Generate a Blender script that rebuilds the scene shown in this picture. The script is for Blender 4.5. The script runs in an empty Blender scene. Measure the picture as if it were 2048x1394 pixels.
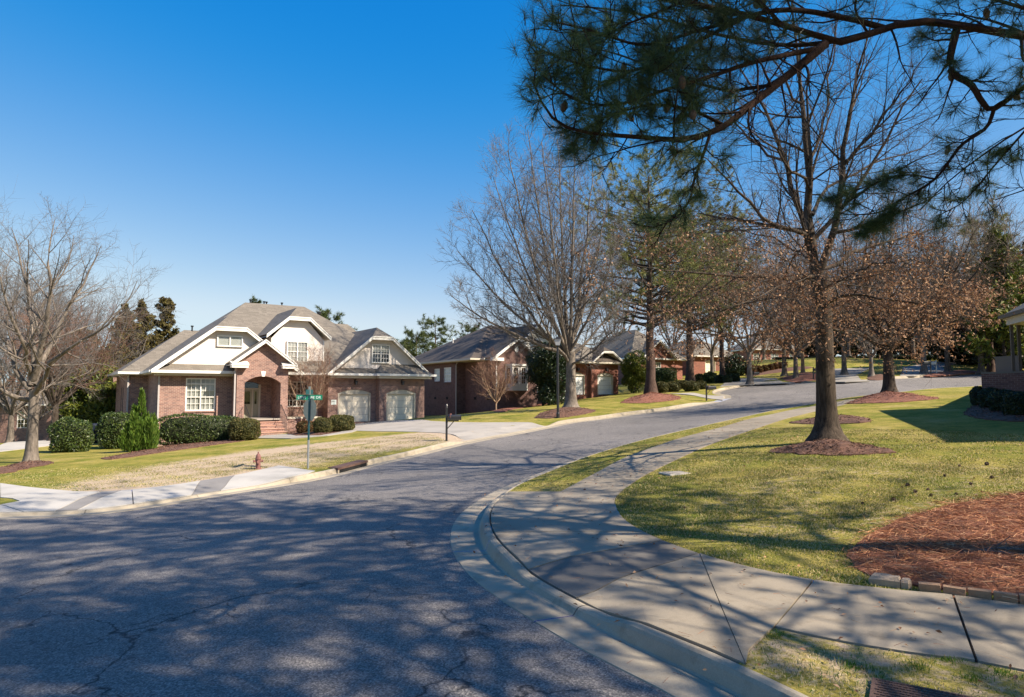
import bpy, math, random
import numpy as np
from mathutils import Vector
from mathutils.geometry import delaunay_2d_cdt
R_ = math.radians
sc = bpy.context.scene
# ---------------------------------------------------------------- camera, sky, sun, exposure
CAMZ = 2.15
FPX = 1350.0
TH = math.atan(90 / FPX)
cam_d = bpy.data.cameras.new("camera")
cam_d.sensor_width = 36.0
cam_d.lens = 36.0 * FPX / 2048
cam_d.clip_start = 0.05
cam_d.clip_end = 3000
cam = bpy.data.objects.new("camera", cam_d)
cam.location = (0, 0, CAMZ)
cam.rotation_euler = (R_(90) + TH, 0, 0)
sc.collection.objects.link(cam)
sc.camera = cam
SUN = Vector((0.93, -0.37, 0)).normalized() * math.cos(R_(41))
SUN.z = math.sin(R_(41))
world = bpy.data.worlds.new("World")
sc.world = world
world.use_nodes = True
wn = world.node_tree
wn.nodes.clear()
sky = wn.nodes.new("ShaderNodeTexSky")
sky.sky_type = 'NISHITA'
sky.sun_disc = False
sky.sun_elevation = R_(41)
sky.sun_rotation = math.atan2(SUN.x, SUN.y)
sky.altitude = 120
sky.air_density = 1.0
sky.dust_density = 0.35
sky.ozone_density = 2.2
# deep clear winter blue: one smooth curve per channel, the same over the whole sky
def mth(op, a, b):
    n = wn.nodes.new("ShaderNodeMath"); n.operation = op
    for s, v in zip(n.inputs, (a, b)):
        if isinstance(v, (int, float)): s.default_value = v
        else: wn.links.new(v, s)
    return n.outputs[0]
sp_ = wn.nodes.new("ShaderNodeSeparateColor"); wn.links.new(sky.outputs[0], sp_.inputs[0])
KS = .075 * 2**1.035      # sky value -> displayed value
def smin(a, b, k=.18):
    n = wn.nodes.new("ShaderNodeMath"); n.operation = 'SMOOTH_MIN'
    wn.links.new(a, n.inputs[0]); n.inputs[1].default_value = b; n.inputs[2].default_value = k
    return n.outputs[0]
r_, g_, b_ = (sp_.outputs[i] for i in range(3))
nx = wn.nodes.new('ShaderNodeMath'); nx.operation = 'SMOOTH_MAX'; nx.inputs[2].default_value = .10
wn.links.new(mth('MULTIPLY', mth('SUBTRACT', r_, 1.10), .240), nx.inputs[0]); wn.links.new(mth('MULTIPLY', r_, .006), nx.inputs[1])
r_ = smin(nx.outputs[0], .68)
g_ = smin(mth('MULTIPLY', g_, .146), .84)
b_ = mth('MULTIPLY', mth('POWER', b_, .30), .513)
cmb = wn.nodes.new("ShaderNodeCombineColor")
for i, c in enumerate((r_, g_, b_)): wn.links.new(mth('DIVIDE', c, KS), cmb.inputs[i])
bg = wn.nodes.new("ShaderNodeBackground")
bg.inputs[1].default_value = 0.075
wo = wn.nodes.new("ShaderNodeOutputWorld")
wn.links.new(cmb.outputs[0], bg.inputs[0])
wn.links.new(bg.outputs[0], wo.inputs[0])
sl = bpy.data.lights.new("sun", 'SUN')
sl.energy = 5.0
sl.angle = R_(0.55)
sl.color = (1.0, 0.885, 0.73)
so = bpy.data.objects.new("sun", sl)
so.rotation_euler = SUN.to_track_quat('Z', 'Y').to_euler()
so.location = (30, -20, 40)
sc.collection.objects.link(so)
sc.view_settings.view_transform = 'Standard'
sc.view_settings.look = 'None'
sc.view_settings.gamma = 1
sc.view_settings.use_curve_mapping = False
sc.view_settings.exposure = 1.035
sc.cycles.max_bounces = 6
sc.cycles.diffuse_bounces = 3
sc.cycles.glossy_bounces = 2
sc.cycles.transmission_bounces = 4
sc.cycles.transparent_max_bounces = 12
sc.cycles.caustics_reflective = False
sc.cycles.caustics_refractive = False

# ---------------------------------------------------------------- helpers: tagging and linking
def link(o): sc.collection.objects.link(o)
def tag(o, label=None, cat=None, group=None, kind=None):
    if label: o['label'] = label
    if cat: o['category'] = cat
    if group: o['group'] = group
    if kind: o['kind'] = kind
    return o
def empty(name, loc, rz=0.0):
    o = bpy.data.objects.new(name, None)
    o.empty_display_size = 0.2
    link(o)
    o.location = loc
    o.rotation_euler = (0, 0, rz)
    return o
def copy_tree(o, parent=None):
    c = o.copy()
    link(c)
    c.parent = parent
    for ch in list(o.children):
        copy_tree(ch, c)
    return c
def npmesh(name, V, F, mat, parent=None, smooth=False, uv=None, loc=None):
    """V (n,3), F (m,3|4) numpy -> one mesh object"""
    V = np.asarray(V, dtype=np.float32)
    F = np.asarray(F, dtype=np.int32)
    me = bpy.data.meshes.new(name)
    k = F.shape[1]
    me.vertices.add(len(V)); me.vertices.foreach_set('co', V.ravel())
    me.loops.add(F.size); me.loops.foreach_set('vertex_index', F.ravel())
    me.polygons.add(len(F))
    me.polygons.foreach_set('loop_start', np.arange(0, F.size, k, dtype=np.int32))
    me.polygons.foreach_set('loop_total', np.full(len(F), k, dtype=np.int32))
    me.polygons.foreach_set('use_smooth', np.full(len(F), bool(smooth)))
    if uv is not None:
        l = me.uv_layers.new(name='UVMap')
        l.data.foreach_set('uv', np.asarray(uv, dtype=np.float32)[F.ravel()].ravel())
    me.update(calc_edges=True)
    me.materials.append(mat)
    o = bpy.data.objects.new(name, me)
    link(o)
    if parent: o.parent = parent
    if loc is not None: o.location = loc
    return o
class MB:
    """collects polygons; build() links them as one mesh with metric box UVs"""
    def __init__(s, xf=None): s.v = []; s.f = []; s.xf = xf or (lambda a, b, c: (a, b, c))
    def poly(s, pts):
        i = len(s.v)
        s.v += [s.xf(*p) for p in pts]
        s.f.append(list(range(i, i + len(pts))))
        return s
    def box(s, x0, x1, y0, y1, z0, z1):
        a = [(x0,y0,z0),(x1,y0,z0),(x1,y1,z0),(x0,y1,z0),(x0,y0,z1),(x1,y0,z1),(x1,y1,z1),(x0,y1,z1)]
        for q in ((3,2,1,0),(4,5,6,7),(0,1,5,4),(1,2,6,5),(2,3,7,6),(3,0,4,7)):
            s.poly([a[i] for i in q])
        return s
    def prism(s, pts, y0, y1):
        """pts (x,z) outline counter-clockwise seen from -y, extruded y0..y1"""
        s.poly([(x, y0, z) for x, z in pts]); s.poly([(x, y1, z) for x, z in reversed(pts)])
        n = len(pts)
        for i in range(n):
            a, b = pts[i], pts[(i+1) % n]
            s.poly([(b[0],y0,b[1]),(a[0],y0,a[1]),(a[0],y1,a[1]),(b[0],y1,b[1])])
        return s
    def flat(s, pts, z0, z1):
        """pts (x,y) outline extruded z0..z1"""
        s.poly([(x, y, z1) for x, y in pts]); s.poly([(x, y, z0) for x, y in reversed(pts)])
        n = len(pts)
        for i in range(n):
            a, b = pts[i], pts[(i+1) % n]
            s.poly([(a[0],a[1],z0),(b[0],b[1],z0),(b[0],b[1],z1),(a[0],a[1],z1)])
        return s
    def tube(s, P, rad, n=8, cap=True):
        P = [Vector(p) for p in P]
        rad = rad if isinstance(rad, (list, tuple)) else [rad] * len(P)
        rings = []
        for i, p in enumerate(P):
            t = (P[min(i+1, len(P)-1)] - P[max(i-1, 0)]).normalized()
            a = t.cross(Vector((0, 0, 1)) if abs(t.z) < .9 else Vector((1, 0, 0))).normalized()
            b = t.cross(a)
            rings.append([tuple(p + (a*math.cos(2*math.pi*k/n) + b*math.sin(2*math.pi*k/n)) * rad[i]) for k in range(n)])
        for i in range(len(P)-1):
            for k in range(n):
                k2 = (k+1) % n
                s.poly([rings[i][k], rings[i+1][k], rings[i+1][k2], rings[i][k2]])
        if cap:
            s.poly(rings[0]); s.poly(rings[-1][::-1])
        return s
    def lathe(s, prof, c=(0, 0, 0), n=16):
        for (r0, z0), (r1, z1) in zip(prof[:-1], prof[1:]):
            for k in range(n):
                a, b = 2*math.pi*k/n, 2*math.pi*(k+1)/n
                s.poly([(c[0]+r0*math.cos(a), c[1]+r0*math.sin(a), c[2]+z0), (c[0]+r0*math.cos(b), c[1]+r0*math.sin(b), c[2]+z0),
                        (c[0]+r1*math.cos(b), c[1]+r1*math.sin(b), c[2]+z1), (c[0]+r1*math.cos(a), c[1]+r1*math.sin(a), c[2]+z1)])
        return s
    def build(s, name, mat, parent=None, smooth=False):
        me = bpy.data.meshes.new(name)
        me.from_pydata(s.v, [], s.f)
        me.update()
        uvl = me.uv_layers.new(name='UVMap')
        for p in me.polygons:
            p.use_smooth = False
            nrm = p.normal
            if abs(nrm.z) > .985: t, b = Vector((1, 0, 0)), Vector((0, 1, 0))
            else:
                t = Vector((0, 0, 1)).cross(nrm).normalized(); b = nrm.cross(t)
            for li in p.loop_indices:
                co = me.vertices[me.loops[li].vertex_index].co
                uvl.data[li].uv = (co.dot(t), co.dot(b))
            if smooth: p.use_smooth = True
        me.materials.append(mat)
        o = bpy.data.objects.new(name, me)
        link(o)
        if parent: o.parent = parent
        return o

# ---------------------------------------------------------------- materials
MATS = {}
def newmat(name):
    m = bpy.data.materials.new(name); m.use_nodes = True
    nt = m.node_tree
    p = nt.nodes['Principled BSDF']
    MATS[name] = m
    return m, nt, p
def nd(nt, typ, **kw):
    n = nt.nodes.new(typ)
    for k, v in kw.items():
        if k in n.bl_rna.properties: setattr(n, k, v)
        else: n.inputs[k.replace('_', ' ')].default_value = v
    return n
def ramp(nt, fac, stops):
    r = nt.nodes.new('ShaderNodeValToRGB')
    el = r.color_ramp.elements
    while len(el) < len(stops): el.new(0.5)
    for e, (pos, col) in zip(el, stops):
        e.position = pos
        e.color = (*col, 1) if len(col) == 3 else col
    nt.links.new(fac, r.inputs[0])
    return r.outputs[0]
def mix(nt, fac, a, b, mode='MIX'):
    m = nt.nodes.new('ShaderNodeMix'); m.data_type = 'RGBA'; m.blend_type = mode
    for sock, val in ((m.inputs[0], fac), (m.inputs[6], a), (m.inputs[7], b)):
        if hasattr(val, 'links') or isinstance(val, bpy.types.NodeSocket): nt.links.new(val, sock)
        elif isinstance(val, (int, float)): sock.default_value = val
        else: sock.default_value = (*val, 1)
    return m.outputs[2]
def coord(nt, kind='Object', scale=None):
    tc = nt.nodes.new('ShaderNodeTexCoord')
    o = tc.outputs[kind]
    if scale is not None:
        mp = nt.nodes.new('ShaderNodeMapping')
        mp.inputs['Scale'].default_value = scale if hasattr(scale, '__len__') else (scale,)*3
        nt.links.new(o, mp.inputs[0]); o = mp.outputs[0]
    return o
def noise(nt, vec, scale, detail=4, rough=.55, dist=0.0):
    n = nd(nt, 'ShaderNodeTexNoise')
    n.inputs['Scale'].default_value = scale; n.inputs['Detail'].default_value = detail
    n.inputs['Roughness'].default_value = rough; n.inputs['Distortion'].default_value = dist
    nt.links.new(vec, n.inputs['Vector'])
    return n.outputs['Fac']
def bump(nt, p, h, strength=.3, dist=.02):
    b = nt.nodes.new('ShaderNodeBump'); b.inputs['Strength'].default_value = strength; b.inputs['Distance'].default_value = dist
    nt.links.new(h, b.inputs['Height']); nt.links.new(b.outputs[0], p.inputs['Normal'])
def simple(name, col, rough=.6, var=.15, nscale=6, metal=0, bmp=0, spec=None):
    m, nt, p = newmat(name)
    v = coord(nt)
    f = noise(nt, v, nscale)
    c = ramp(nt, f, [(.25, tuple(x*(1-var) for x in col)), (.75, tuple(min(1, x*(1+var)) for x in col))])
    nt.links.new(c, p.inputs['Base Color'])
    p.inputs['Roughness'].default_value = rough
    p.inputs['Metallic'].default_value = metal
    if spec is not None: p.inputs['Specular IOR Level'].default_value = spec
    if bmp: bump(nt, p, noise(nt, v, nscale*6), bmp, .01)
    return m
M = {}
M['white'] = simple('white_trim', (.78, .75, .69), .5, .04, 2)
M['cream'] = simple('cream_trim', (.55, .49, .39), .55, .05, 2)
M['doorcream'] = simple('garage_door_paint', (.84, .75, .60), .5, .04, 2)
M['doorwhite'] = simple('white_garage_door_paint', (.82, .82, .80), .5, .03, 2)
M['stucco'] = simple('stucco', (.69, .62, .56), .9, .06, 3, bmp=.25)
M['siding'] = simple('white_siding', (.70, .68, .63), .8, .06, 3)
M['black'] = simple('black_metal', (.018, .018, .02), .4, .3, 8)
M['darkbronze'] = simple('bronze_metal', (.05, .045, .04), .45, .2, 8)
M['galv'] = simple('galvanised_steel', (.34, .35, .35), .45, .15, 10, metal=.5)
M['aluminium'] = simple('sign_back_metal', (.30, .33, .31), .4, .15, 5, metal=.5)
M['green'] = simple('green_sign', (.005, .19, .11), .4, .08, 6)
M['bluesign'] = simple('dark_teal_sign', (.01, .07, .08), .4, .1, 6)
M['letter'] = simple('sign_white', (.75, .82, .78), .4, .02, 4)
M['hydrant'] = simple('hydrant_paint', (.20, .085, .07), .7, .35, 14, bmp=.3)
M['downspout'] = simple('downspout_metal', (.42, .38, .36), .5, .06, 4)
M['interior'] = simple('dark_room', (.02, .018, .016), .9, .2, 2)
M['blind'] = simple('white_blind', (.62, .60, .55), .8, .04, 3)
M['doorpaint'] = simple('olive_cream_door', (.34, .32, .23), .5, .05, 3)
M['rust'] = simple('rusted_cast_iron', (.10, .055, .04), .8, .45, 20, bmp=.5)
M['void'] = simple('black_void', (.006, .006, .006), .9, .2, 3)
M['blackbin'] = simple('dark_blue_plastic', (.012, .018, .035), .45, .2, 4)
M['lampglass'] = simple('lamp_glass', (.5, .5, .5), .25, .06, 4)
M['terracotta'] = simple('red_canvas', (.22, .05, .04), .8, .25, 6)
M['cone'] = simple('pine_cone', (.09, .055, .035), .8, .3, 12)

def glassmat():
    m, nt, p = newmat('window_glass')
    out = nt.nodes['Material Output']
    tr = nt.nodes.new('ShaderNodeBsdfTransparent'); tr.inputs[0].default_value = (.84, .87, .87, 1)
    gl = nt.nodes.new('ShaderNodeBsdfGlossy'); gl.inputs[1].default_value = .02; gl.inputs[0].default_value = (1, 1, 1, 1)
    lw = nt.nodes.new('ShaderNodeLayerWeight'); lw.inputs[0].default_value = .5
    fr = nd(nt, 'ShaderNodeMath', operation='POWER'); fr.inputs[1].default_value = 3.5; nt.links.new(lw.outputs['Facing'], fr.inputs[0])
    mx = nt.nodes.new('ShaderNodeMixShader')
    ad = nd(nt, 'ShaderNodeMath', operation='ADD'); ad.inputs[1].default_value = .06
    nt.links.new(fr.outputs[0], ad.inputs[0])
    nt.links.new(ad.outputs[0], mx.inputs[0]); nt.links.new(tr.outputs[0], mx.inputs[1]); nt.links.new(gl.outputs[0], mx.inputs[2])
    nt.links.new(mx.outputs[0], out.inputs[0])
    return m
M['glass'] = glassmat()

def brickmat(name, c1, c2, mortar, sc_=1.0):
    m, nt, p = newmat(name)
    uv = coord(nt, 'UV')
    b = nd(nt, 'ShaderNodeTexBrick', offset=.5)
    b.inputs['Scale'].default_value = 1.0
    b.inputs['Brick Width'].default_value = .215 * sc_
    b.inputs['Row Height'].default_value = .078 * sc_
    b.inputs['Mortar Size'].default_value = .008 * sc_
    b.inputs['Mortar Smooth'].default_value = .2
    b.inputs['Color1'].default_value = (*c1, 1); b.inputs['Color2'].default_value = (*c2, 1); b.inputs['Mortar'].default_value = (*mortar, 1)
    nt.links.new(uv, b.inputs['Vector'])
    n = noise(nt, uv, 1.2, 5)
    c = mix(nt, 1.0, b.outputs['Color'], ramp(nt, n, [(.25, (.78, .76, .76)), (.8, (1.18, 1.12, 1.1))]), 'MULTIPLY')
    # scattered dark clinker bricks
    mp = nd(nt, 'ShaderNodeMapping'); mp.inputs['Scale'].default_value = (1/(.215*sc_), 1/(.078*sc_), 1)
    nt.links.new(uv, mp.inputs[0])
    vn = nd(nt, 'ShaderNodeTexWhiteNoise', noise_dimensions='2D')
    sn = nd(nt, 'ShaderNodeVectorMath', operation='FLOOR')
    nt.links.new(mp.outputs[0], sn.inputs[0]); nt.links.new(sn.outputs[0], vn.inputs['Vector'])
    c = mix(nt, ramp(nt, vn.outputs['Value'], [(.80, (0, 0, 0)), (.82, (.55, .55, .55))]), c, (c1[0]*.45, c1[1]*.5, c1[2]*.6))
    nt.links.new(c, p.inputs['Base Color'])
    p.inputs['Roughness'].default_value = .88
    inv = nd(nt, 'ShaderNodeMath', operation='SUBTRACT'); inv.inputs[0].default_value = 1
    nt.links.new(b.outputs['Fac'], inv.inputs[1])
    bump(nt, p, inv.outputs[0], .5, .008)
    return m
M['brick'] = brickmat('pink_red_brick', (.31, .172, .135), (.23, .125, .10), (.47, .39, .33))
M['brick2'] = brickmat('dark_brick_with_shade', (.155, .078, .064), (.115, .056, .048), (.25, .19, .165))  # tree shade on the second house is put into this dark brick colour
M['brick3'] = brickmat('orange_red_brick', (.30, .105, .065), (.22, .075, .05), (.30, .2, .16))

def shingle(name, ca, cb, cc):
    m, nt, p = newmat(name)
    uv = coord(nt, 'UV')
    b = nd(nt, 'ShaderNodeTexBrick', offset=.37)
    b.inputs['Scale'].default_value = 1.0
    b.inputs['Brick Width'].default_value = .33
    b.inputs['Row Height'].default_value = .145
    b.inputs['Mortar Size'].default_value = .006
    b.inputs['Color1'].default_value = (*ca, 1); b.inputs['Color2'].default_value = (*cb, 1); b.inputs['Mortar'].default_value = (*[x*.45 for x in cb], 1)
    nt.links.new(uv, b.inputs['Vector'])
    n = noise(nt, uv, .6, 5)
    c = mix(nt, ramp(nt, n, [(.35, (0, 0, 0)), (.75, (.8, .8, .8))]), b.outputs['Color'], cc)
    c = mix(nt, 1.0, c, ramp(nt, noise(nt, uv, 40, 2), [(.3, (.8, .8, .8)), (.7, (1.2, 1.2, 1.2))]), 'MULTIPLY')
    nt.links.new(c, p.inputs['Base Color'])
    p.inputs['Roughness'].default_value = .92
    bump(nt, p, b.outputs['Color'], .5, .01)
    return m
M['shingle'] = shingle('weathered_brown_shingles', (.20, .172, .14), (.13, .112, .09), (.165, .142, .115))
M['shingle2'] = shingle('charcoal_shingles', (.092, .072, .058), (.06, .047, .039), (.075, .058, .047))

def asphalt():
    m, nt, p = newmat('aged_asphalt')
    v = coord(nt)
    big = noise(nt, v, .22, 5, .6)
    base = ramp(nt, big, [(.25, (.128, .118, .11)), (.55, (.175, .16, .148)), (.8, (.228, .205, .187))])
    vor = nd(nt, 'ShaderNodeTexVoronoi'); vor.inputs['Scale'].default_value = 75
    nt.links.new(v, vor.inputs['Vector'])
    sp = ramp(nt, vor.outputs['Color'], [(.1, (.42, .42, .43)), (.55, (.95, .95, .95)), (.95, (1.9, 1.85, 1.75))])
    c = mix(nt, 1.0, base, sp, 'MULTIPLY')
    c = mix(nt, 1.0, c, ramp(nt, noise(nt, v, 14, 4, .7), [(.3, (.75, .76, .78)), (.7, (1.22, 1.2, 1.18))]), 'MULTIPLY')
    # stains
    st = ramp(nt, noise(nt, coord(nt, 'Object', (.7, 1.6, 1)), .9, 4), [(.62, (0, 0, 0)), (.72, (.35, .35, .35))])
    c = mix(nt, st, c, (.07, .072, .08))
    # cracks: distorted voronoi cell borders, broken up by a mask
    nz = nd(nt, 'ShaderNodeTexNoise'); nz.inputs['Scale'].default_value = 1.3; nz.inputs['Detail'].default_value = 6
    nt.links.new(v, nz.inputs['Vector'])
    off = nd(nt, 'ShaderNodeVectorMath', operation='MULTIPLY_ADD')
    off.inputs[1].default_value = (1.6, 1.6, 1.6)
    nt.links.new(nz.outputs['Color'], off.inputs[0]); nt.links.new(v, off.inputs[2])
    total = None
    for s_, w, mscale, lo in ((.30, .0095, .35, .42), (.8, .010, .5, .53)):
        ve = nd(nt, 'ShaderNodeTexVoronoi', feature='DISTANCE_TO_EDGE'); ve.inputs['Scale'].default_value = s_
        nt.links.new(off.outputs[0], ve.inputs['Vector'])
        line = ramp(nt, ve.outputs['Distance'], [(0, (1, 1, 1)), (w * (1 if s_ < .5 else 1.3), (0, 0, 0))])
        mk = ramp(nt, noise(nt, v, mscale, 3), [(lo, (0, 0, 0)), (lo+.08, (1, 1, 1))])
        l2 = mix(nt, 1.0, line, mk, 'MULTIPLY')
        total = l2 if total is None else mix(nt, 1.0, total, l2, 'ADD')
    c = mix(nt, total, c, (.014, .014, .016))
    nt.links.new(c, p.inputs['Base Color'])
    p.inputs['Roughness'].default_value = .85
    hb = mix(nt, 1.0, vor.outputs['Distance'], total, 'SUBTRACT')
    bump(nt, p, hb, .55, .006)
    return m
M['asphalt'] = asphalt()
def concrete(name, col, dirt=.3):
    m, nt, p = newmat(name)
    v = coord(nt)
    c = ramp(nt, noise(nt, v, .8, 6, .65), [(.28, tuple(x*.72 for x in col)), (.5, col), (.75, tuple(x*1.12 for x in col))])
    c = mix(nt, ramp(nt, noise(nt, v, 3.2, 5, .7), [(.52, (0, 0, 0)), (.75, (dirt,)*3)]), c, tuple(x*.55 for x in (col[0], col[1]*.93, col[2]*.82)))
    c = mix(nt, 1.0, c, ramp(nt, noise(nt, v, 90, 3, .7), [(.3, (.86, .86, .86)), (.7, (1.12, 1.12, 1.12))]), 'MULTIPLY')
    oi = nt.nodes.new('ShaderNodeObjectInfo')
    c = mix(nt, 1.0, c, ramp(nt, oi.outputs['Random'], [(0, (.90, .89, .87)), (1, (1.07, 1.06, 1.05))]), 'MULTIPLY')
    nt.links.new(c, p.inputs['Base Color'])
    p.inputs['Roughness'].default_value = .85
    bump(nt, p, noise(nt, v, 60, 5, .7), .28, .006)
    return m
M['walk'] = concrete('old_sidewalk_concrete', (.275, .232, .172), .85)
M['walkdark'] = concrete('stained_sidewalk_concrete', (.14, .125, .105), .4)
M['kerb'] = concrete('kerb_concrete', (.345, .295, .22), .85)
M['newwalk'] = concrete('pale_sidewalk_concrete', (.43, .405, .365), .12)
M['greywalk'] = concrete('grey_sidewalk_band', (.22, .205, .19), .15)
M['drive'] = concrete('driveway_concrete', (.33, .30, .26), .3)
M['joint'] = simple('joint_dirt', (.035, .03, .025), .95, .4, 30)

def grassmat():
    m, nt, p = newmat('lawn_turf')
    v = coord(nt)
    at = nt.nodes.new('ShaderNodeAttribute'); at.attribute_name = 'dorm'
    n1 = noise(nt, v, .55, 6, .65)
    c = ramp(nt, n1, [(.25, (.070, .108, .012)), (.38, (.155, .168, .024)), (.54, (.275, .235, .055)), (.76, (.39, .31, .135))])
    f = noise(nt, coord(nt, 'Object', (1, 1, 1)), 26, 5, .75)
    c = mix(nt, 1.0, c, ramp(nt, f, [(.28, (.38, .45, .35)), (.5, (1, 1, 1)), (.72, (1.65, 1.5, 1.4))]), 'MULTIPLY')
    f2 = noise(nt, v, 7, 4, .7)
    c = mix(nt, 1.0, c, ramp(nt, noise(nt, v, 3.1, 5, .7), [(.3, (.68, .74, .62)), (.7, (1.28, 1.2, 1.25))]), 'MULTIPLY')
    tanc = ramp(nt, f, [(.25, (.25, .175, .115)), (.5, (.45, .345, .24)), (.8, (.60, .48, .355))])
    add = nd(nt, 'ShaderNodeMath', operation='MULTIPLY_ADD'); add.inputs[1].default_value = .9
    nt.links.new(f2, add.inputs[0]); nt.links.new(at.outputs['Fac'], add.inputs[2])
    c = mix(nt, ramp(nt, add.outputs[0], [(.80, (0, 0, 0)), (.98, (1, 1, 1))]), c, tanc)
    nt.links.new(c, p.inputs['Base Color'])
    p.inputs['Roughness'].default_value = .9
    p.inputs['Specular IOR Level'].default_value = .15
    bump(nt, p, noise(nt, v, 45, 4, .8), .8, .03)
    return m
M['lawn'] = grassmat()
def islandmat(name, stops, rough=.7, trans=.0, nscale=.8, nvar=.35, spec=.3):
    m, nt, p = newmat(name)
    g = nt.nodes.new('ShaderNodeNewGeometry')
    c = ramp(nt, g.outputs['Random Per Island'], stops)
    c = mix(nt, 1.0, c, ramp(nt, noise(nt, coord(nt), nscale, 3), [(.3, (1-nvar,)*3), (.7, (1+nvar,)*3)]), 'MULTIPLY')
    nt.links.new(c, p.inputs['Base Color'])
    p.inputs['Roughness'].default_value = rough
    p.inputs['Specular IOR Level'].default_value = spec
    if trans:
        out = nt.nodes['Material Output']
        tl = nt.nodes.new('ShaderNodeBsdfTranslucent')
        nt.links.new(c, tl.inputs[0])
        mx = nt.nodes.new('ShaderNodeMixShader'); mx.inputs[0].default_value = trans
        nt.links.new(p.outputs[0], mx.inputs[1]); nt.links.new(tl.outputs[0], mx.inputs[2]); nt.links.new(mx.outputs[0], out.inputs[0])
    return m
M['blade'] = islandmat('grass_blades', [(0, (.05, .11, .010)), (.25, (.13, .18, .02)), (.48, (.29, .26, .05)), (.7, (.46, .37, .16)), (1, (.62, .50, .29))], .7, .3)
M['blade_green'] = islandmat('green_grass_tufts', [(0, (.035, .10, .006)), (.6, (.08, .19, .012)), (1, (.2, .27, .03))], .7, .3)
M['blade_dry'] = islandmat('verge_grass_blades', [(0, (.05, .13, .012)), (.25, (.10, .18, .02)), (.4, (.40, .31, .16)), (.7, (.55, .44, .26)), (1, (.62, .52, .34))], .7, .3)
M['straw'] = islandmat('pine_straw_needles', [(0, (.13, .045, .022)), (.4, (.33, .125, .055)), (.75, (.48, .22, .10)), (1, (.62, .38, .21))], .7, 0, 2.0, .3)
M['strawbed'] = simple('pine_straw_bed', (.18, .066, .034), .95, .5, 18, bmp=.9)
M['chip_mulch'] = islandmat('brown_bark_chips', [(0, (.03, .014, .01)), (.5, (.11, .05, .032)), (1, (.24, .14, .09))], .9, 0, 2, .3)
M['chip_redmulch'] = islandmat('red_bark_chips', [(0, (.09, .03, .018)), (.5, (.20, .078, .045)), (1, (.36, .18, .11))], .9, 0, 2, .3)
M['mulch'] = simple('brown_mulch', (.12, .058, .037), .95, .6, 9, bmp=.9)
M['redmulch'] = simple('red_mulch', (.20, .078, .048), .95, .5, 9, bmp=.9)
M['leaf_hedge'] = islandmat('hedge_leaves', [(0, (.022, .042, .008)), (.5, (.045, .078, .014)), (1, (.12, .155, .03))], .45, .15, 1.5, .3, .5)
M['leaf_holly'] = islandmat('dark_glossy_leaves', [(0, (.010, .024, .010)), (.6, (.02, .042, .014)), (1, (.05, .075, .02))], .4, .1, 1.2, .3, .5)
M['leaf_boxwood'] = islandmat('olive_boxwood_leaves', [(0, (.045, .05, .014)), (.5, (.085, .085, .022)), (1, (.15, .12, .04))], .6, .15, 2, .3)
M['leaf_rust'] = islandmat('rust_shrub_leaves', [(0, (.09, .05, .018)), (.5, (.16, .065, .025)), (1, (.10, .10, .03))], .6, .15, 2, .3)
M['leaf_bright'] = islandmat('bright_green_sprays', [(0, (.05, .10, .012)), (.6, (.09, .16, .018)), (1, (.15, .21, .035))], .6, .2, 1.5, .25)
M['leaf_yellow'] = islandmat('yellow_green_leaves', [(0, (.04, .065, .01)), (.5, (.10, .125, .015)), (1, (.20, .21, .03))], .5, .2, 1.5, .3)
M['leaf_conifer'] = islandmat('olive_brown_sprays', [(0, (.055, .045, .014)), (.5, (.10, .075, .022)), (1, (.14, .12, .03))], .8, .1, .5, .3)
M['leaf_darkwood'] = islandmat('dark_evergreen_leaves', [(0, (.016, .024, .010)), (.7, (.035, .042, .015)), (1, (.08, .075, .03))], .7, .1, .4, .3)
M['leaf_brown'] = islandmat('dry_oak_leaves', [(0, (.12, .055, .03)), (.5, (.31, .155, .08)), (1, (.62, .40, .25))], .7, .25, .7, .25)
M['needle_near'] = islandmat('loblolly_needles', [(0, (.02, .05, .02)), (.6, (.045, .095, .028)), (1, (.14, .17, .045))], .5, .15, .6, .35, .5)
M['needle_far'] = islandmat('far_pine_needles', [(0, (.035, .055, .018)), (.6, (.07, .095, .025)), (1, (.13, .14, .04))], .6, .15, .25, .3)
M['needle_brown'] = islandmat('thin_brownish_needles', [(0, (.09, .115, .03)), (.5, (.18, .195, .05)), (1, (.30, .27, .10))], .7, .15, .25, .3)
def bark(name, ca, cb, sc_=(9, 9, 1.6), bs=.7):
    m, nt, p = newmat(name)
    v = coord(nt, 'Object', sc_)
    n = noise(nt, v, 2.2, 6, .7, .6)
    c = ramp(nt, n, [(.32, ca), (.62, cb), (.85, tuple(min(1, x*1.35) for x in cb))])
    c = mix(nt, 1.0, c, ramp(nt, noise(nt, coord(nt), 1.3, 3), [(.3, (.75, .75, .75)), (.7, (1.25, 1.22, 1.18))]), 'MULTIPLY')
    nt.links.new(c, p.inputs['Base Color'])
    p.inputs['Roughness'].default_value = .95
    p.inputs['Specular IOR Level'].default_value = .2
    bump(nt, p, n, bs, .03)
    return m
M['bark_oak'] = bark('dark_oak_bark', (.020, .015, .012), (.088, .068, .052), (5, 5, 1.0), 1.0)
M['bark_grey'] = bark('grey_bark', (.07, .06, .05), (.22, .185, .155), (5, 5, 1.0), .9)
M['bark_pale'] = bark('pale_grey_bark', (.12, .10, .085), (.27, .235, .20), (5, 5, 1.0), .8)
M['postshade'] = simple('shaded_porch_paint', (.13, .11, .088), .6, .06, 3)  # the porch's shade is put into this paint and gutter colour
M['bark_pine'] = bark('pine_plate_bark', (.040, .028, .024), (.115, .075, .06), (7, 7, 2.2))
M['bark_pine_limb'] = bark('reddish_pine_limb_bark', (.012, .008, .007), (.055, .028, .02), (22, 22, 22))
M['bark_tan'] = bark('tan_smooth_bark', (.20, .14, .10), (.40, .30, .21), (5, 5, 2), .3)
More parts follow.
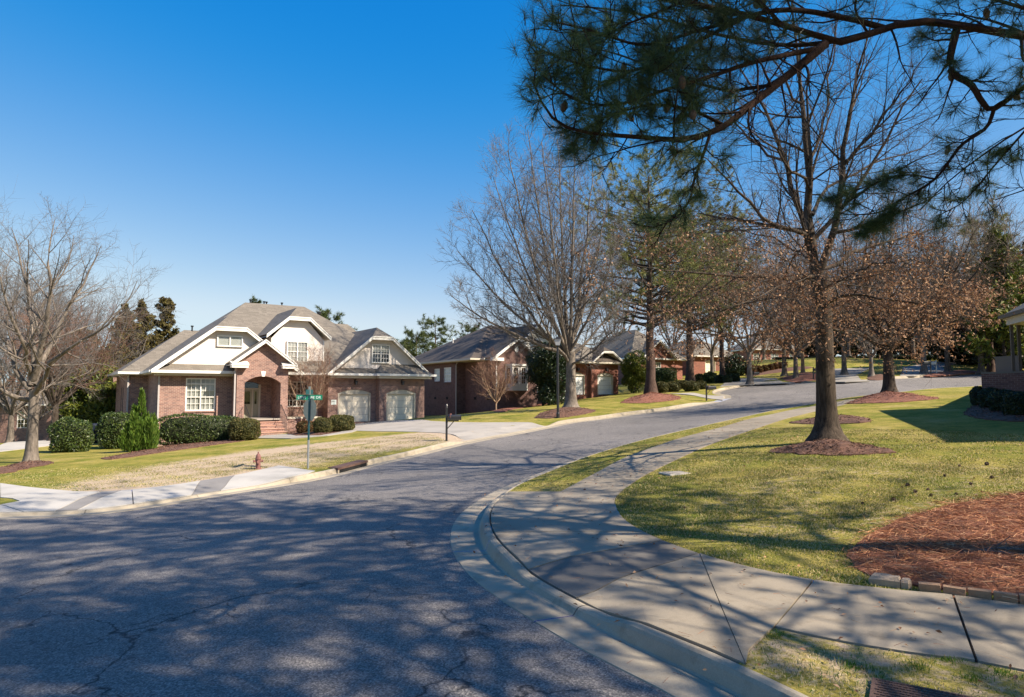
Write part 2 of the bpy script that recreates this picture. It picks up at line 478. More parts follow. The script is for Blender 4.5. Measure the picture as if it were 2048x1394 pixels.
M['twig'] = simple('grey_twigs', (.13, .115, .105), .9, .2, 1)
M['twiglit'] = simple('tan_twigs', (.20, .155, .12), .9, .25, 1)
M['twigdark'] = simple('dark_twigs', (.042, .031, .025), .9, .25, 1)
M['twigred'] = simple('reddish_twigs', (.19, .10, .065), .9, .25, 1)
M['stone'] = simple('pale_rock', (.36, .27, .19), .9, .2, 9, bmp=.6)
M['edgebrick'] = simple('tan_edging_brick', (.33, .20, .115), .92, .25, 16, bmp=.6)

# ---------------------------------------------------------------- terrain
def ray(u, v):
    a = (u - 1024) / FPX; b = (697 - v) / FPX
    Y = math.cos(TH) - b * math.sin(TH); Z = math.sin(TH) + b * math.cos(TH)
    return a / Y, Z / Y
def at(u, v, d):
    a, b = ray(u, v)
    return (a * d, d, b * d + CAMZ)
CTRL = [  # (u, v, distance): surveyed points on the ground
 (910,1080,9.7),(1040,962,16.0),(1200,902,22.3),(1400,852,27.6),(1540,822,31.6),(1650,806,36),
 (1655,890,17.5),(1778,790,35),(1825,783,42),(1949,773,48),(1727,760,52),(1961,749,58),(1742,752,57),(1895,745,64),
 (893,880,28),(1137,847,35),(1356,818,42),(1413,797,47),(1480,776,56),(1572,766,61),(1142,817,43),(1115,835,38.5),
 (760,843,47),(930,828,57),(1200,790,66),(1300,790,55),(1380,770,66),(680,937,22.5),(548,975,18),(342,1008,15.9),(220,1027,14.8),(0,1039,14.2),
 (60,925,27),(310,893,39.3),(500,874,40.5),(1500,740,85),(1605,745,74),(1850,735,75),(2000,740,72),(1440,752,84),(120,880,46),(1797,812,30),(1880,905,15.5),(0,890,40)]
cp = [at(*c) for c in CTRL]
cp += [(3,5,.03),(0,3,0),(-3,6,-.02),(5,7.5,.03),(9,6,.25),(0,-6,-.1),(10,-6,.3),(-12,-4,-.8),(-30,0,-2.2),(-35,14,-2.3),(-60,45,-3.4),(-70,100,-5),
       (0,110,3.6),(50,110,8.0),(110,110,9),(30,-30,.6),(-30,-30,-2),(60,20,4),(80,50,6),(25,10,1.6),(-25,70,-1.4),(-15,95,1.0),(35,85,6.2),(14,88,3.8),(-120,0,-5),(120,0,6),(-130,150,-7),(130,190,12),(0,190,6)]
cp = np.array(cp)
def _phi(r2):
    return np.where(r2 > 1e-9, .5 * r2 * np.log(np.maximum(r2, 1e-9)), 0)
SCL = 20.0
A_ = cp[:, :2] / SCL
d2 = ((A_[:, None] - A_[None]) ** 2).sum(-1)
n_ = len(cp)
K_ = np.zeros((n_+3, n_+3))
K_[:n_, :n_] = _phi(d2) + np.eye(n_) * .004
K_[:n_, n_:] = np.c_[np.ones(n_), A_]; K_[n_:, :n_] = K_[:n_, n_:].T
W_ = np.linalg.solve(K_, np.r_[cp[:, 2], 0, 0, 0])
def rbf(x, y):
    x = np.atleast_1d(np.asarray(x, float)); y = np.atleast_1d(np.asarray(y, float))
    sh = x.shape; q = np.c_[x.ravel(), y.ravel()] / SCL
    # far away the ground levels off
    out = np.empty(len(q))
    for i in range(0, len(q), 20000):
        qq = q[i:i+20000]
        rr = np.hypot(qq[:, 0], qq[:, 1] - 2.5)
        lim = 7.5
        s = np.where(rr > lim, (lim + (1 - np.exp(-(rr-lim)/4))*2) / np.maximum(rr, 1e-6), 1)
        qq = np.c_[qq[:, 0]*s, (qq[:, 1]-2.5)*s + 2.5]
        r2 = ((qq[:, None] - A_[None]) ** 2).sum(-1)
        out[i:i+20000] = _phi(r2) @ W_[:n_] + W_[n_] + qq @ W_[n_+1:]
    return out.reshape(sh)
RAMPS = []   # (p, q, radius, depth): dropped kerbs
def zt(x, y):
    z = rbf(x, y)
    x = np.atleast_1d(np.asarray(x, float)); y = np.atleast_1d(np.asarray(y, float))
    for p, q, r, dep in RAMPS:
        dx, dy = q[0]-p[0], q[1]-p[1]; L2 = dx*dx+dy*dy+1e-9
        t = np.clip(((x-p[0])*dx+(y-p[1])*dy)/L2, 0, 1)
        dd = np.hypot(x-p[0]-t*dx, y-p[1]-t*dy)
        k = np.clip(1.6 - dd/r, 0, 1)
        z = z - dep*k*k*(3-2*k)
    return z
def zt1(x, y): return float(zt(x, y)[0])
def P(u, v, dz=0.0):
    """the point of the ground seen at a pixel of the photograph"""
    a, b = ray(u, v)
    d = np.concatenate([np.arange(2, 30, .1), np.arange(30, 160, .25)])
    f = b*d + CAMZ - (rbf(a*d, d) + dz)
    i = np.where((f[:-1] > 0) & (f[1:] <= 0))[0]
    if len(i) == 0:
        k = int(np.argmin(np.abs(f))); return np.array([a*d[k], d[k]])
    k = i[0]; t = f[k]/(f[k]-f[k+1]); dd = d[k] + t*(d[k+1]-d[k])
    return np.array([a*dd, dd])
def Pd(u, d): return np.array([ray(u, 787)[0]*d, d])
def G(xy, dz=0.0): return (float(xy[0]), float(xy[1]), zt1(xy[0], xy[1]) + dz)
def smooth_line(pts, step=.5):
    """Catmull-Rom through 2D points, resampled evenly"""
    p = np.array(pts, float)
    q = np.vstack([2*p[0]-p[1], p, 2*p[-1]-p[-2]])
    out = []
    for i in range(1, len(q)-2):
        a, b, c, d = q[i-1:i+3]
        n = max(2, int(np.linalg.norm(c-b)/step*2))
        t = np.linspace(0, 1, n, endpoint=False)[:, None]
        out.append(.5*((2*b)+(-a+c)*t+(2*a-5*b+4*c-d)*t**2+(-a+3*b-3*c+d)*t**3))
    out.append(q[-2][None]); out = np.vstack(out)
    L = np.r_[0, np.cumsum(np.linalg.norm(np.diff(out, axis=0), axis=1))]
    s = np.linspace(0, L[-1], max(3, int(L[-1]/step)+1))
    out = np.c_[np.interp(s, L, out[:, 0]), np.interp(s, L, out[:, 1])]
    for _ in range(2): out[1:-1] = .5*out[1:-1] + .25*(out[:-2]+out[2:])
    return out
def offset(line, o):
    t = np.gradient(line, axis=0); t /= np.linalg.norm(t, axis=1)[:, None] + 1e-9
    return line + np.c_[-t[:, 1], t[:, 0]] * o
def inside(pts, poly):
    x, y = pts[:, 0], pts[:, 1]
    c = np.zeros(len(x), bool)
    n = len(poly); j = n-1
    for i in range(n):
        xi, yi = poly[i]; xj, yj = poly[j]
        m = ((yi > y) != (yj > y))
        with np.errstate(divide='ignore', invalid='ignore'):
            xx = (xj-xi)*(y-yi)/(yj-yi+1e-12)+xi
        c ^= m & (x < xx); j = i
    return c
def pdist(pts, line):
    """distance of points to a polyline"""
    best = np.full(len(pts), 1e9)
    for a, b in zip(line[:-1], line[1:]):
        d = b-a; t = np.clip(((pts-a)@d)/(d@d+1e-12), 0, 1)
        best = np.minimum(best, np.hypot(*(pts-a-t[:, None]*d).T))
    return best
rng = np.random.default_rng(7)
random.seed(7)
def cdt(loops, inner, keep=None):
    V = []; E = []
    for lp in loops:
        i = len(V); n = len(lp)
        V += [Vector((float(a), float(b))) for a, b in lp]
        E += [(i+k, i+(k+1) % n) for k in range(n)]
    V += [Vector((float(a), float(b))) for a, b in inner]
    vo, eo, fo, *_ = delaunay_2d_cdt(V, E, [], 0 if keep else 1, 1e-4)
    vo = np.array([(v.x, v.y) for v in vo]); fo = np.array([f for f in fo if len(f) == 3], dtype=np.int32)
    if keep is not None: fo = fo[keep(vo[fo].mean(1))]
    return vo, fo
def densify(loop, step):
    out = []
    for a, b in zip(loop, np.roll(loop, -1, 0)):
        n = max(1, int(np.linalg.norm(b-a)/step)); out += [a+(b-a)*k/n for k in range(n)]
    return np.array(out)
def sheet(name, loop, off, mat, res=.6, mound=0.0, mw=1.0, rough=0.0, side=.0, parent=None, base=zt, dens=.3):
    """a patch of ground cover following the terrain; mound raises its middle, side gives it an edge"""
    loop = np.array(loop, float)
    loop = loop[np.linalg.norm(loop-np.roll(loop, 1, 0), axis=1) > .004]
    if dens: loop = densify(loop, dens)
    lo, hi = loop.min(0), loop.max(0)
    gx, gy = np.meshgrid(np.arange(lo[0], hi[0], res), np.arange(lo[1], hi[1], res))
    g = np.c_[gx.ravel(), gy.ravel()] + rng.uniform(-.2, .2, (gx.size, 2))*res
    cl = np.vstack([loop, loop[:1]])
    if len(g):
        g = g[inside(g, loop)]
        if len(g): g = g[pdist(g, cl) > res*.35]
    vo, fo = cdt([loop], g, keep=lambda c: inside(c, loop))
    dd = pdist(vo, cl)
    z = base(vo[:, 0], vo[:, 1]) + off
    k = np.clip(dd/mw, 0, 1)
    z = z + mound*k*k*(3-2*k) + rough*rng.uniform(-1, 1, len(vo))*(dd > .02)
    V = np.c_[vo, z]
    # orient upward
    a, b, c = vo[fo[:, 0]], vo[fo[:, 1]], vo[fo[:, 2]]
    cr = (b[:, 0]-a[:, 0])*(c[:, 1]-a[:, 1])-(b[:, 1]-a[:, 1])*(c[:, 0]-a[:, 0])
    fo[cr < 0] = fo[cr < 0][:, ::-1]
    if side:
        n = len(loop); bi = []
        for q in loop: bi.append(int(np.argmin(((vo-q)**2).sum(1))))
        base_i = len(V)
        V = np.vstack([V, np.c_[V[bi][:, :2], V[bi][:, 2]-side]])
        ex = []
        for k2 in range(n):
            k3 = (k2+1) % n
            ex += [(bi[k2], bi[k3], base_i+k3), (bi[k2], base_i+k3, base_i+k2)]
        fo = np.vstack([fo, np.array(ex, np.int32)])
    return npmesh(name, V, fo, mat, parent)
# ================================================================ GROUND, ROAD, KERBS, WALKS
RD = .15   # the carriageway lies this far below the verge
rightpx = [(1354,1394),(1310,1374),(1160,1299),(1026,1217),(968,1177),(939,1153),(912,1118),(900,1080),(912,1039),(953,1004),(1035,964),(1188,908),(1378,860),(1500,833),(1590,817),(1668,803),(1722,796),(1825,783),(1949,773)]
Rn = [P(u, v, -RD) for u, v in rightpx]
Rn = [np.array(q) for q in [(32,-20),(14,-6.2),(6.5,-.9),(3.2,1.75)]] + Rn + [np.array((40,53)),np.array((58,60)),np.array((90,64))]
Rline = smooth_line(Rn, .4)
leftpx = [(0,1039),(93,1036),(220,1027),(342,1009),(427,994),(548,975),(636,960),(753,931),(826,915),(960,883),(1040,868),(1137,848),(1220,837),(1356,818),(1440,804)]
Ln = [P(u, v, -RD) for u, v in leftpx]
Ln = [np.array(q) for q in [(-95,30),(-50,19.5),(-22,14.6)]] + Ln
Lline = smooth_line(Ln, .4)
# the far side of the bend: drive mouths and kerb up to the right
farpx = [(1462,797),(1461,791),(1440,787),(1452,780),(1491,773.5),(1530,768),(1572,766),(1640,765),(1727,761),(1830,756),(1961,749)]
Fn = [P(u, v, -RD) for u, v in farpx] + [np.array((52,66)),np.array((90,74))]
Fline = smooth_line(Fn, .5)
# dropped kerbs
def rampseg(u1, v1, u2, v2, r, dep): RAMPS.append((P(u1, v1), P(u2, v2), r, dep))
rampseg(60, 1026, 130, 1023, 1.5, .10)
rampseg(420, 985, 500, 972, 1.5, .10)
rampseg(955, 873, 1105, 849, 1.2, .13)
rampseg(1060, 1160, 1110, 1195, .7, .08)
rampseg(1440, 798, 1440, 786, 1.6, .12)
rampseg(1560, 760, 1620, 759, 2.0, .12)
rampseg(1680, 757, 1720, 757, 2.5, .12)
road = np.vstack([Rline, Fline[::-1], Lline[::-1], np.array([(-95,21),(-50,10.5),(-22,5.5),(-11,2.0),(-5,-3.5),(4,-12.5),(24,-28)])])
zroad = lambda x, y: rbf(x, y) - RD
sheet('road', road, .0, M['asphalt'], .7, base=zroad)['kind'] = 'structure'
# kerb backs bound the lawn
KW = .62
lawn_hole = np.vstack([offset(Rline, -KW+.06), offset(Fline, KW-.06)[::-1], offset(Lline, KW-.06)[::-1],
                       offset(np.array([(-95,21),(-50,10.5),(-22,5.5),(-11,2.0),(-5,-3.5),(4,-12.5),(24,-28)], float), .5)])
def ring_grid():
    g = []
    for x0, x1, y0, y1, s, ex in ((-30,34,-4,50,.8,None),(-60,70,-30,110,2.5,(-30,34,-4,50)),(-400,400,-120,600,18,(-60,70,-30,110))):
        gx, gy = np.meshgrid(np.arange(x0, x1+.01, s), np.arange(y0, y1+.01, s))
        q = np.c_[gx.ravel(), gy.ravel()] + rng.uniform(-.2, .2, (gx.size, 2))*s
        if ex is not None: q = q[~((q[:, 0] > ex[0]) & (q[:, 0] < ex[1]) & (q[:, 1] > ex[2]) & (q[:, 1] < ex[3]))]
        g.append(q)
    return np.vstack(g)
# ---- kerb and gutter, cast in sections
def kerb(line, side, hs=1.0, sec=3.0, gw=.44, labels=None, parent=None):
    prof = [(-.02, -.03), (0, .006), (gw*.5, -.002), (gw, -.012), (gw+.02, .0), (gw+.055, .105), (gw+.075, .135), (gw+.11, .15), (KW-.03, .152), (KW, .14), (KW, -.12)]
    L = np.r_[0, np.cumsum(np.linalg.norm(np.diff(line, axis=0), axis=1))]
    nsec = max(1, int(round(L[-1]/sec)))
    for k in range(nsec):
        s0, s1 = L[-1]*k/nsec + .006, L[-1]*(k+1)/nsec - .006
        n = max(3, int((s1-s0)/.4)+1)
        s = np.linspace(s0, s1, n)
        c = np.c_[np.interp(s, L, line[:, 0]), np.interp(s, L, line[:, 1])]
        e = .02
        c2 = np.c_[np.interp(s+e, L, line[:, 0]), np.interp(s+e, L, line[:, 1])]; c1 = np.c_[np.interp(s-e, L, line[:, 0]), np.interp(s-e, L, line[:, 1])]
        t = c2-c1; t /= np.linalg.norm(t, axis=1)[:, None]+1e-9
        nr = np.c_[-t[:, 1], t[:, 0]]*side
        back = c + nr*KW
        zb = zt(back[:, 0], back[:, 1]) - rbf(back[:, 0], back[:, 1]) + RD   # height of the verge above the road surface
        rows = []
        for (o, h) in prof:
            q = c + nr*o
            z0 = rbf(c[:, 0], c[:, 1]) - RD if o < gw else (rbf(q[:, 0], q[:, 1]) - RD)
            z0 = rbf(q[:, 0], q[:, 1]) - RD
            f = np.clip(zb/RD, .1, 1.0) if h > .02 else 1.0
            rows.append(np.c_[q, z0 + h*f + .004])
        V = np.stack(rows, 1); m = len(prof)
        F = []
        for i in range(n-1):
            for j in range(m-1):
                a_ = i*m+j
                F.append((a_, a_+m, a_+m+1, a_+1) if side > 0 else (a_, a_+1, a_+m+1, a_+m))
        o = npmesh('kerb_section', V.reshape(-1, 3), np.array(F), M['kerb'], smooth=False)
        o.parent = parent
        # end caps
        me = o.data
kr = tag(empty('kerb', G((2, 12))), kind='structure'); kr.location = (0, 0, 0)
kerb(Rline, -1, parent=kr)
kerb(Lline, 1, parent=kr)
kerb(Fline, 1, parent=kr)

# ---- right-hand sidewalk: slabs with open joints
walk = tag(empty('sidewalk', (0, 0, 0)), kind='structure')
bed_edge = [(2048,1212),(1900,1192),(1760,1178),(1615,1160),(1500,1136),(1404,1110),(1314,1077),(1255,1045),(1232,1015),(1232,995),(1252,977),(1290,951),(1355,919),(1422,889),(1472,871),(1517,856),(1568,839),(1631,823),(1700,806)]
inE = smooth_line([(10.5,1.9)] + [P(u, v) for u, v in bed_edge] + [P(1722,799)], .25)
st_edge = [(2048,1344),(1955,1327),(1821,1309),(1660,1282),(1548,1256)]
far_edge = [(1120,984),(1188,948),(1261,911),(1349,880),(1434,857),(1500,838),(1556,826),(1631,812),(1697,799)]
farE = smooth_line([P(u, v) for u, v in far_edge], .25)
nearE = smooth_line([(9.6,.7)] + [P(u, v) for u, v in st_edge], .25)
kb = offset(Rline, -KW-.012)
def cut(line, a, b):
    """the piece of a polyline between the points nearest to a and b"""
    i = int(np.argmin(((line-a)**2).sum(1))); j = int(np.argmin(((line-b)**2).sum(1)))
    return line[min(i, j):max(i, j)+1] if i < j else line[min(i, j):max(i, j)+1][::-1]
def slab(pts, mat='walk', gap=.011, thick=.08, off=.014, parent=walk, name='slab', label=None):
    p = np.array(pts)
    c = p.mean(0)
    q = []
    n = len(p)
    area = .5*sum(p[i][0]*p[(i+1) % n][1]-p[(i+1) % n][0]*p[i][1] for i in range(n))
    if area < 0: p = p[::-1]
    for i in range(n):
        e1 = p[i]-p[i-1]; e2 = p[(i+1) % n]-p[i]
        n1 = np.array((-e1[1], e1[0]))/(np.linalg.norm(e1)+1e-9); n2 = np.array((-e2[1], e2[0]))/(np.linalg.norm(e2)+1e-9)
        b_ = n1+n2; b_ /= max(.5, (b_@b_)/2)
        q.append(p[i]+b_*gap)
    o = sheet(name, q, off + rng.uniform(-.003, .003), M[mat], .3, side=thick, parent=parent)
    if label: o['label'] = label
    return o
# joints (inner edge point, outer edge point) listed from the near right end to the far end
near_j = [((10.5,1.9),(9.6,.7)), (P(2130,1226), P(2200,1368)), (P(1898,1192), P(1963,1328)), (P(1617,1161), P(1549,1257))]
for (a0, b0), (a1, b1) in zip(near_j[:-1], near_j[1:]):
    slab(np.vstack([cut(inE, np.array(a0), np.array(a1)), cut(nearE, np.array(b1), np.array(b0))]))
cJ1 = (P(1415,1112), P(1481,1315))
corner = [P(1549,1257), P(1500,1300)]
slab(np.vstack([cut(inE, P(1617,1161), cJ1[0]), cut(kb, cJ1[1], P(1498,1318)), [P(1500,1302), P(1549,1257)]]))
slab(np.vstack([cut(inE, cJ1[0], P(1404,1111)), cut(kb, P(1129,1191), cJ1[1])]))
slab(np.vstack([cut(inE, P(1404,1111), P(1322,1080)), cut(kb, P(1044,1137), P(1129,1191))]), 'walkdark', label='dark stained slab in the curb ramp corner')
slab(np.vstack([cut(inE, P(1322,1080), P(1303,1068)), cut(kb, P(994,1071), P(1044,1137))]))
slab(np.vstack([cut(inE, P(1303,1068), P(1243,1037)), cut(kb, P(988,1038), P(994,1071))]))
slab(np.vstack([cut(inE, P(1243,1037), P(1240,985)), cut(farE, P(1120,984), P(1120,984))[:1], cut(kb, P(1036,983), P(988,1038))]))
# long straight run
Lf = np.r_[0, np.cumsum(np.linalg.norm(np.diff(farE, axis=0), axis=1))]
prev = (P(1240,985), P(1120,984)); s = 1.55
while s < Lf[-1]:
    q = np.array((np.interp(s, Lf, farE[:, 0]), np.interp(s, Lf, farE[:, 1])))
    r = inE[int(np.argmin(((inE-q)**2).sum(1)))]
    slab(np.vstack([cut(inE, prev[0], r), cut(farE, q, prev[1])]))
    prev = (r, q); s += 1.55
# dark soil seen in the joints
base_loop = np.vstack([cut(inE, np.array((10.5,1.9)), prev[0]), cut(farE, prev[1], P(1120,984)), cut(kb, P(1036,983), P(1498,1318)), [P(1500,1302)], cut(nearE, P(1549,1257), np.array((9.6,.7)))])
sheet('joint_soil', base_loop, -.03, M['joint'], .5, parent=walk)

# ---- left-hand sidewalk with two curb ramps
walk2 = tag(empty('sidewalk', (0, 0, 0)), kind='structure')
LB = [(0,967),(61,975),(146,983),(200,984.5),(244,981),(255,980.5),(342,971),(405,961),(469,951),(558,931)]
kbl = offset(Lline, KW+.012)
backE = smooth_line([P(u, v) for u, v in LB], .25)
def LK(u, v): return cut(kbl, P(u, v), P(u, v))[0]
slab(np.vstack([cut(backE, P(255,980), P(405,961)), cut(kbl, P(417,988), P(278,1002))]), 'newwalk', parent=walk2)
slab(np.vstack([cut(backE, P(405,961), P(469,951)), cut(kbl, P(491,977), P(417,988))]), 'greywalk', parent=walk2, label='grey square panel of the curb ramp')
slab(np.vstack([cut(backE, P(469,951), P(558,931)), [P(631,942)], cut(kbl, P(626,948), P(491,977))]), 'newwalk', parent=walk2)
slab(np.vstack([cut(backE, P(244,981), P(255,980)), cut(kbl, P(278,1002), P(112,1027))]), 'newwalk', parent=walk2)
slab(np.vstack([cut(backE, P(200,984), P(244,981)), cut(kbl, P(112,1027), P(49,1029))]), 'greywalk', parent=walk2, label='grey diagonal band across the pale sidewalk')
wl = [P(0,967), P(61,975), P(146,983), P(200,984)]
slab(np.vstack([wl, [LK(49,1029), LK(0,1024)], [P(0,1010), P(39,1003), P(24,997.5), P(0,995.5)]]), 'newwalk', parent=walk2)
slab(np.vstack([[P(0,1010)], [LK(0,1024)], [LK(-200,1030)], [P(-200,1020)]]), 'newwalk', parent=walk2)
slab(np.vstack([[P(-160,957)], [P(0,967)], [P(0,995.5)], [P(-160,985)]]), 'newwalk', parent=walk2)
slab(np.vstack([[P(-500,940)], [P(-160,957)], [P(-160,985)], [P(-500,965)]]), 'newwalk', parent=walk2)
base_loop2 = np.vstack([[P(-200,1020)], [P(0,1010), P(39,1003), P(24,997.5), P(0,995.5)], [P(0,967)], [P(61,975)], [P(146,983)], cut(backE, P(200,984), P(558,931)), [P(631,942)], cut(kbl, P(626,948), LK(-200,1030))])
sheet('joint_soil', base_loop2, -.06, M['joint'], .5, parent=walk2)
# cross street strip far left
bk = slab([P(-260,915), P(-120,897), P(0,891), P(118,877), P(160,873), P(160,884), P(118,890), P(0,904), P(-260,935)], 'newwalk', parent=None, name='path', off=.03)
tag(bk, kind='structure')

g = ring_grid()
kb2 = offset(Rline, -KW+.12)
bl_ = np.vstack([cut(inE, np.array((10.5,1.9)), prev[0]), cut(farE, prev[1], P(1120,984)), cut(kb2, P(1036,983), P(1498,1318)), [P(1500,1302)], cut(nearE, P(1549,1257), np.array((9.6,.7)))]); bl2 = base_loop2
g = g[~(inside(g, lawn_hole) | inside(g, bl_) | inside(g, bl2))]
hc = np.vstack([lawn_hole, lawn_hole[:1]])
near = (g[:, 0] > -100) & (g[:, 0] < 100) & (g[:, 1] > -40) & (g[:, 1] < 90)
keepm = np.ones(len(g), bool); keepm[near] = (pdist(g[near], hc) > .3) & (pdist(g[near], np.vstack([bl_, bl_[:1]])) > .12)
g = g[keepm]
outer = np.array([(-420,-130),(420,-130),(420,620),(-420,620)], float)
vo, fo = cdt([lawn_hole, outer, bl_, bl2], g, keep=lambda c: ~(inside(c, lawn_hole) | inside(c, bl_) | inside(c, bl2)))
a, b, c = vo[fo[:, 0]], vo[fo[:, 1]], vo[fo[:, 2]]
cr = (b[:, 0]-a[:, 0])*(c[:, 1]-a[:, 1])-(b[:, 1]-a[:, 1])*(c[:, 0]-a[:, 0])
fo[cr < 0] = fo[cr < 0][:, ::-1]
lawn = npmesh('ground', np.c_[vo, zt(vo[:, 0], vo[:, 1])], fo, M['lawn'], smooth=True)
lawn['kind'] = 'structure'
# dormant tan turf: strip along the near side of the left lawn
dl = np.array([P(u, v) for u, v in ((330,960),(460,930),(600,905),(760,885),(870,872))])
dd = pdist(vo, dl)
dorm = .92*np.clip(1.35 - dd/3.2, 0, 1)
v1 = np.array([P(1560,1300), P(1760,1340), P(2000,1380)])
dorm = np.maximum(dorm, .20*(vo[:, 0] < 0)*(vo[:, 1] < 60))
dorm = np.maximum(dorm, .44*np.clip(1.4 - pdist(vo, v1)/.9, 0, 1))
n1 = np.array([P(1500,1000), P(1700,930), P(2040,950), P(2040,985), P(1500,1060)])
dorm = np.maximum(dorm, .36*np.clip(1.3 - pdist(vo, n1)/2.2, 0, 1))
at_ = lawn.data.attributes.new('dorm', 'FLOAT', 'POINT')
at_.data.foreach_set('value', dorm.astype(np.float32))

# ---- driveways and the front walk of the first house
def structure_slab(name, px, mat, off=.02, **k):
    loop = np.array([P(u, v) for u, v in px]); o = sheet(name, loop, off, M[mat], .7, side=.06, **k); tag(o, kind='structure'); return o
kA, kB = P(932,877), P(1107,851)
edge = cut(kbl, kA, kB)
dw = np.vstack([[P(826,864), P(880,866), P(912,870), P(926,874)], edge, [P(1095,848), P(1057,845), P(965,845.5), P(905,845), P(862,842.5)], [P(846,840), P(770,842), P(742,843.5), P(672,846)], [P(690,853), P(712,862), P(753,863)]])
tag(sheet('driveway', dw, .02, M['drive'], .8, side=.05), kind='structure')
structure_slab('front_walk', [(500,873),(575,869),(592,872.5),(640,872),(680,865),(705,856),(716,861),(704,865),(655,872),(582,878),(508,877.5)], 'drive', .035)
structure_slab('driveway', [(1340,788),(1392,790.5),(1425,795),(1445,797),(1448,789),(1420,788),(1380,786)], 'drive', .03)
structure_slab('driveway', [(1475,757.5),(1552,756.5),(1572,764),(1590,765),(1520,768.5),(1470,771),(1440,774),(1452,764)], 'drive', .03)
structure_slab('driveway', [(1668,738),(1740,736),(1730,742),(1712,750),(1722,757),(1740,760),(1690,764),(1668,764)], 'drive', .03)
structure_slab('driveway', [(1806,735),(1850,727),(1900,722),(1925,724),(1885,735),(1893,742),(1860,748),(1828,752),(1800,752)], 'drive', .03)

# ---- mulch beds
BEDS = []
def bed(px, mat, mound=.12, off=.025, mw=.8, name='mulch_bed', res=.5, rough=.02):
    pts = [P(u, v) for u, v in px]
    loop = smooth_line(pts + [pts[0]], .3)[:-1]; loop = loop + rng.normal(0, .05, loop.shape)
    o = sheet(name, loop, off, M[mat], res, mound, mw, rough, side=.08)
    BEDS.append((loop, off, mound, mw, mat))
    return tag(o, kind='structure')
bed([(0,937),(30,928),(75,923),(112,926),(60,936),(10,948),(-60,950),(-50,940)], 'mulch', .1)
bed([(200,917),(260,906),(330,893),(400,886),(470,880),(512,873),(505,879),(430,890),(340,903),(250,916),(215,920)], 'mulch', .06)
bed([(592,871.5),(575,866),(610,856),(700,853),(704,857),(680,864),(640,870.5)], 'mulch', .06)
bed([(980,822),(1010,812),(1100,800),(1160,790),(1188,791),(1150,800),(1060,814),(1000,825)], 'redmulch', .08)
bed([(1068,837),(1085,825),(1125,817),(1165,818),(1195,822),(1150,832),(1105,837)], 'mulch', .15)
bed([(1240,806),(1262,795),(1300,787),(1345,790),(1362,797),(1330,803),(1280,807)], 'redmulch', .38, mw=2.2)
bed([(1536,905),(1570,895),(1650,882),(1740,893),(1800,904),(1740,910),(1640,911)], 'mulch', .16, mw=.9, res=.25, rough=.03)
bed([(1580,846),(1620,838),(1690,831),(1745,842),(1700,848),(1620,849)], 'mulch', .12)
bed([(1690,808),(1722,796),(1778,785),(1830,789),(1880,797),(1800,805),(1740,807)], 'redmulch', .22, mw=1.5)
bed([(1928,830),(1950,812),(2048,800),(2140,830),(2048,844),(1960,838)], 'mulch', .08)
bed([(1735,752),(1760,750),(1785,752),(1765,756),(1738,757)], 'mulch', .1)
bed([(1845,752),(1890,743),(1920,742),(1965,744),(1920,748),(1870,752)], 'redmulch', .1)
bed([(1560,756),(1590,750),(1640,747),(1640,757),(1600,763),(1575,760)], 'redmulch', .25, mw=1.5)
bed([(1490,752),(1540,741),(1610,733),(1620,737),(1560,745),(1500,753)], 'mulch', .06)
# pine straw bed under the near pine
straw_loop = smooth_line([P(2048,1207), P(1950,1192), P(1850,1172), P(1745,1158), P(1690,1120), P(1740,1070), P(1830,1030), P(1950,1002), P(2100,985), (9.5,11.2), (11.5,8), (10.6,4.6), (8.4,4.0), P(2048,1207)], .3)[:-1]
straw_loop = straw_loop + (np.sin(np.arange(len(straw_loop))*1.3)*.07+rng.normal(0, .05, len(straw_loop)))[:, None]*np.array((.7, .7))
sb = tag(sheet('pine_straw_bed', straw_loop, .02, M['strawbed'], .22, .10, .9, .025, side=.06), kind='structure')

def ribbons(name, base, direc, length, width, mat, droop=0.0, parent=None, kind=None):
    """thin two-segment blades: base (n,3), direc unit (n,3)"""
    n = len(base)
    side = np.cross(direc, rng.normal(size=(n, 3))); side /= np.linalg.norm(side, axis=1)[:, None]+1e-9
    mid = base + direc*length[:, None]*.55
    tip = base + direc*length[:, None] + np.array((0, 0, -1))*(droop*length)[:, None]
    w = side*width[:, None]*.5
    V = np.stack([base-w, base+w, mid+w*.8, mid-w*.8, tip], 1).reshape(-1, 3)
    i = np.arange(n)*5
    F = np.vstack([np.c_[i, i+1, i+2], np.c_[i, i+2, i+3], np.c_[i+3, i+2, i+4]])
    o = npmesh(name, V, F, mat, parent)
    if kind: o['kind'] = kind
    return o
def scatter(loop, n):
    loop = np.array(loop); lo, hi = loop.min(0), loop.max(0); out = []
    while sum(map(len, out)) < n:
        q = rng.uniform(lo, hi, (n*2, 2)); out.append(q[inside(q, loop)])
    return np.vstack(out)[:n]
# loose straw
q = scatter(straw_loop, 42000)
q += rng.normal(0, 1, q.shape)*np.where(rng.random((len(q), 1)) < .15, .22, .05)
d_ = pdist(q, np.vstack([straw_loop, straw_loop[:1]])); k_ = np.clip(d_/.9, 0, 1)
clump = np.clip(np.sin(q[:, 0]*5.1+q[:, 1]*3)*np.sin(q[:, 1]*6.3-q[:, 0]*2), 0, 1)
z_ = zt(q[:, 0], q[:, 1]) + .03 + .1*k_*k_*(3-2*k_) + rng.uniform(0, .03, len(q))*(1+2.2*clump)
th = rng.uniform(0, 2*np.pi, len(q)); el = rng.normal(.0, .22, len(q))
dv = np.c_[np.cos(th)*np.cos(el), np.sin(th)*np.cos(el), np.sin(el)]
ribbons('pine_straw', np.c_[q, z_], dv, rng.uniform(.12, .24, len(q)), rng.uniform(.003, .006, len(q)), M['straw'], .02, kind='stuff')
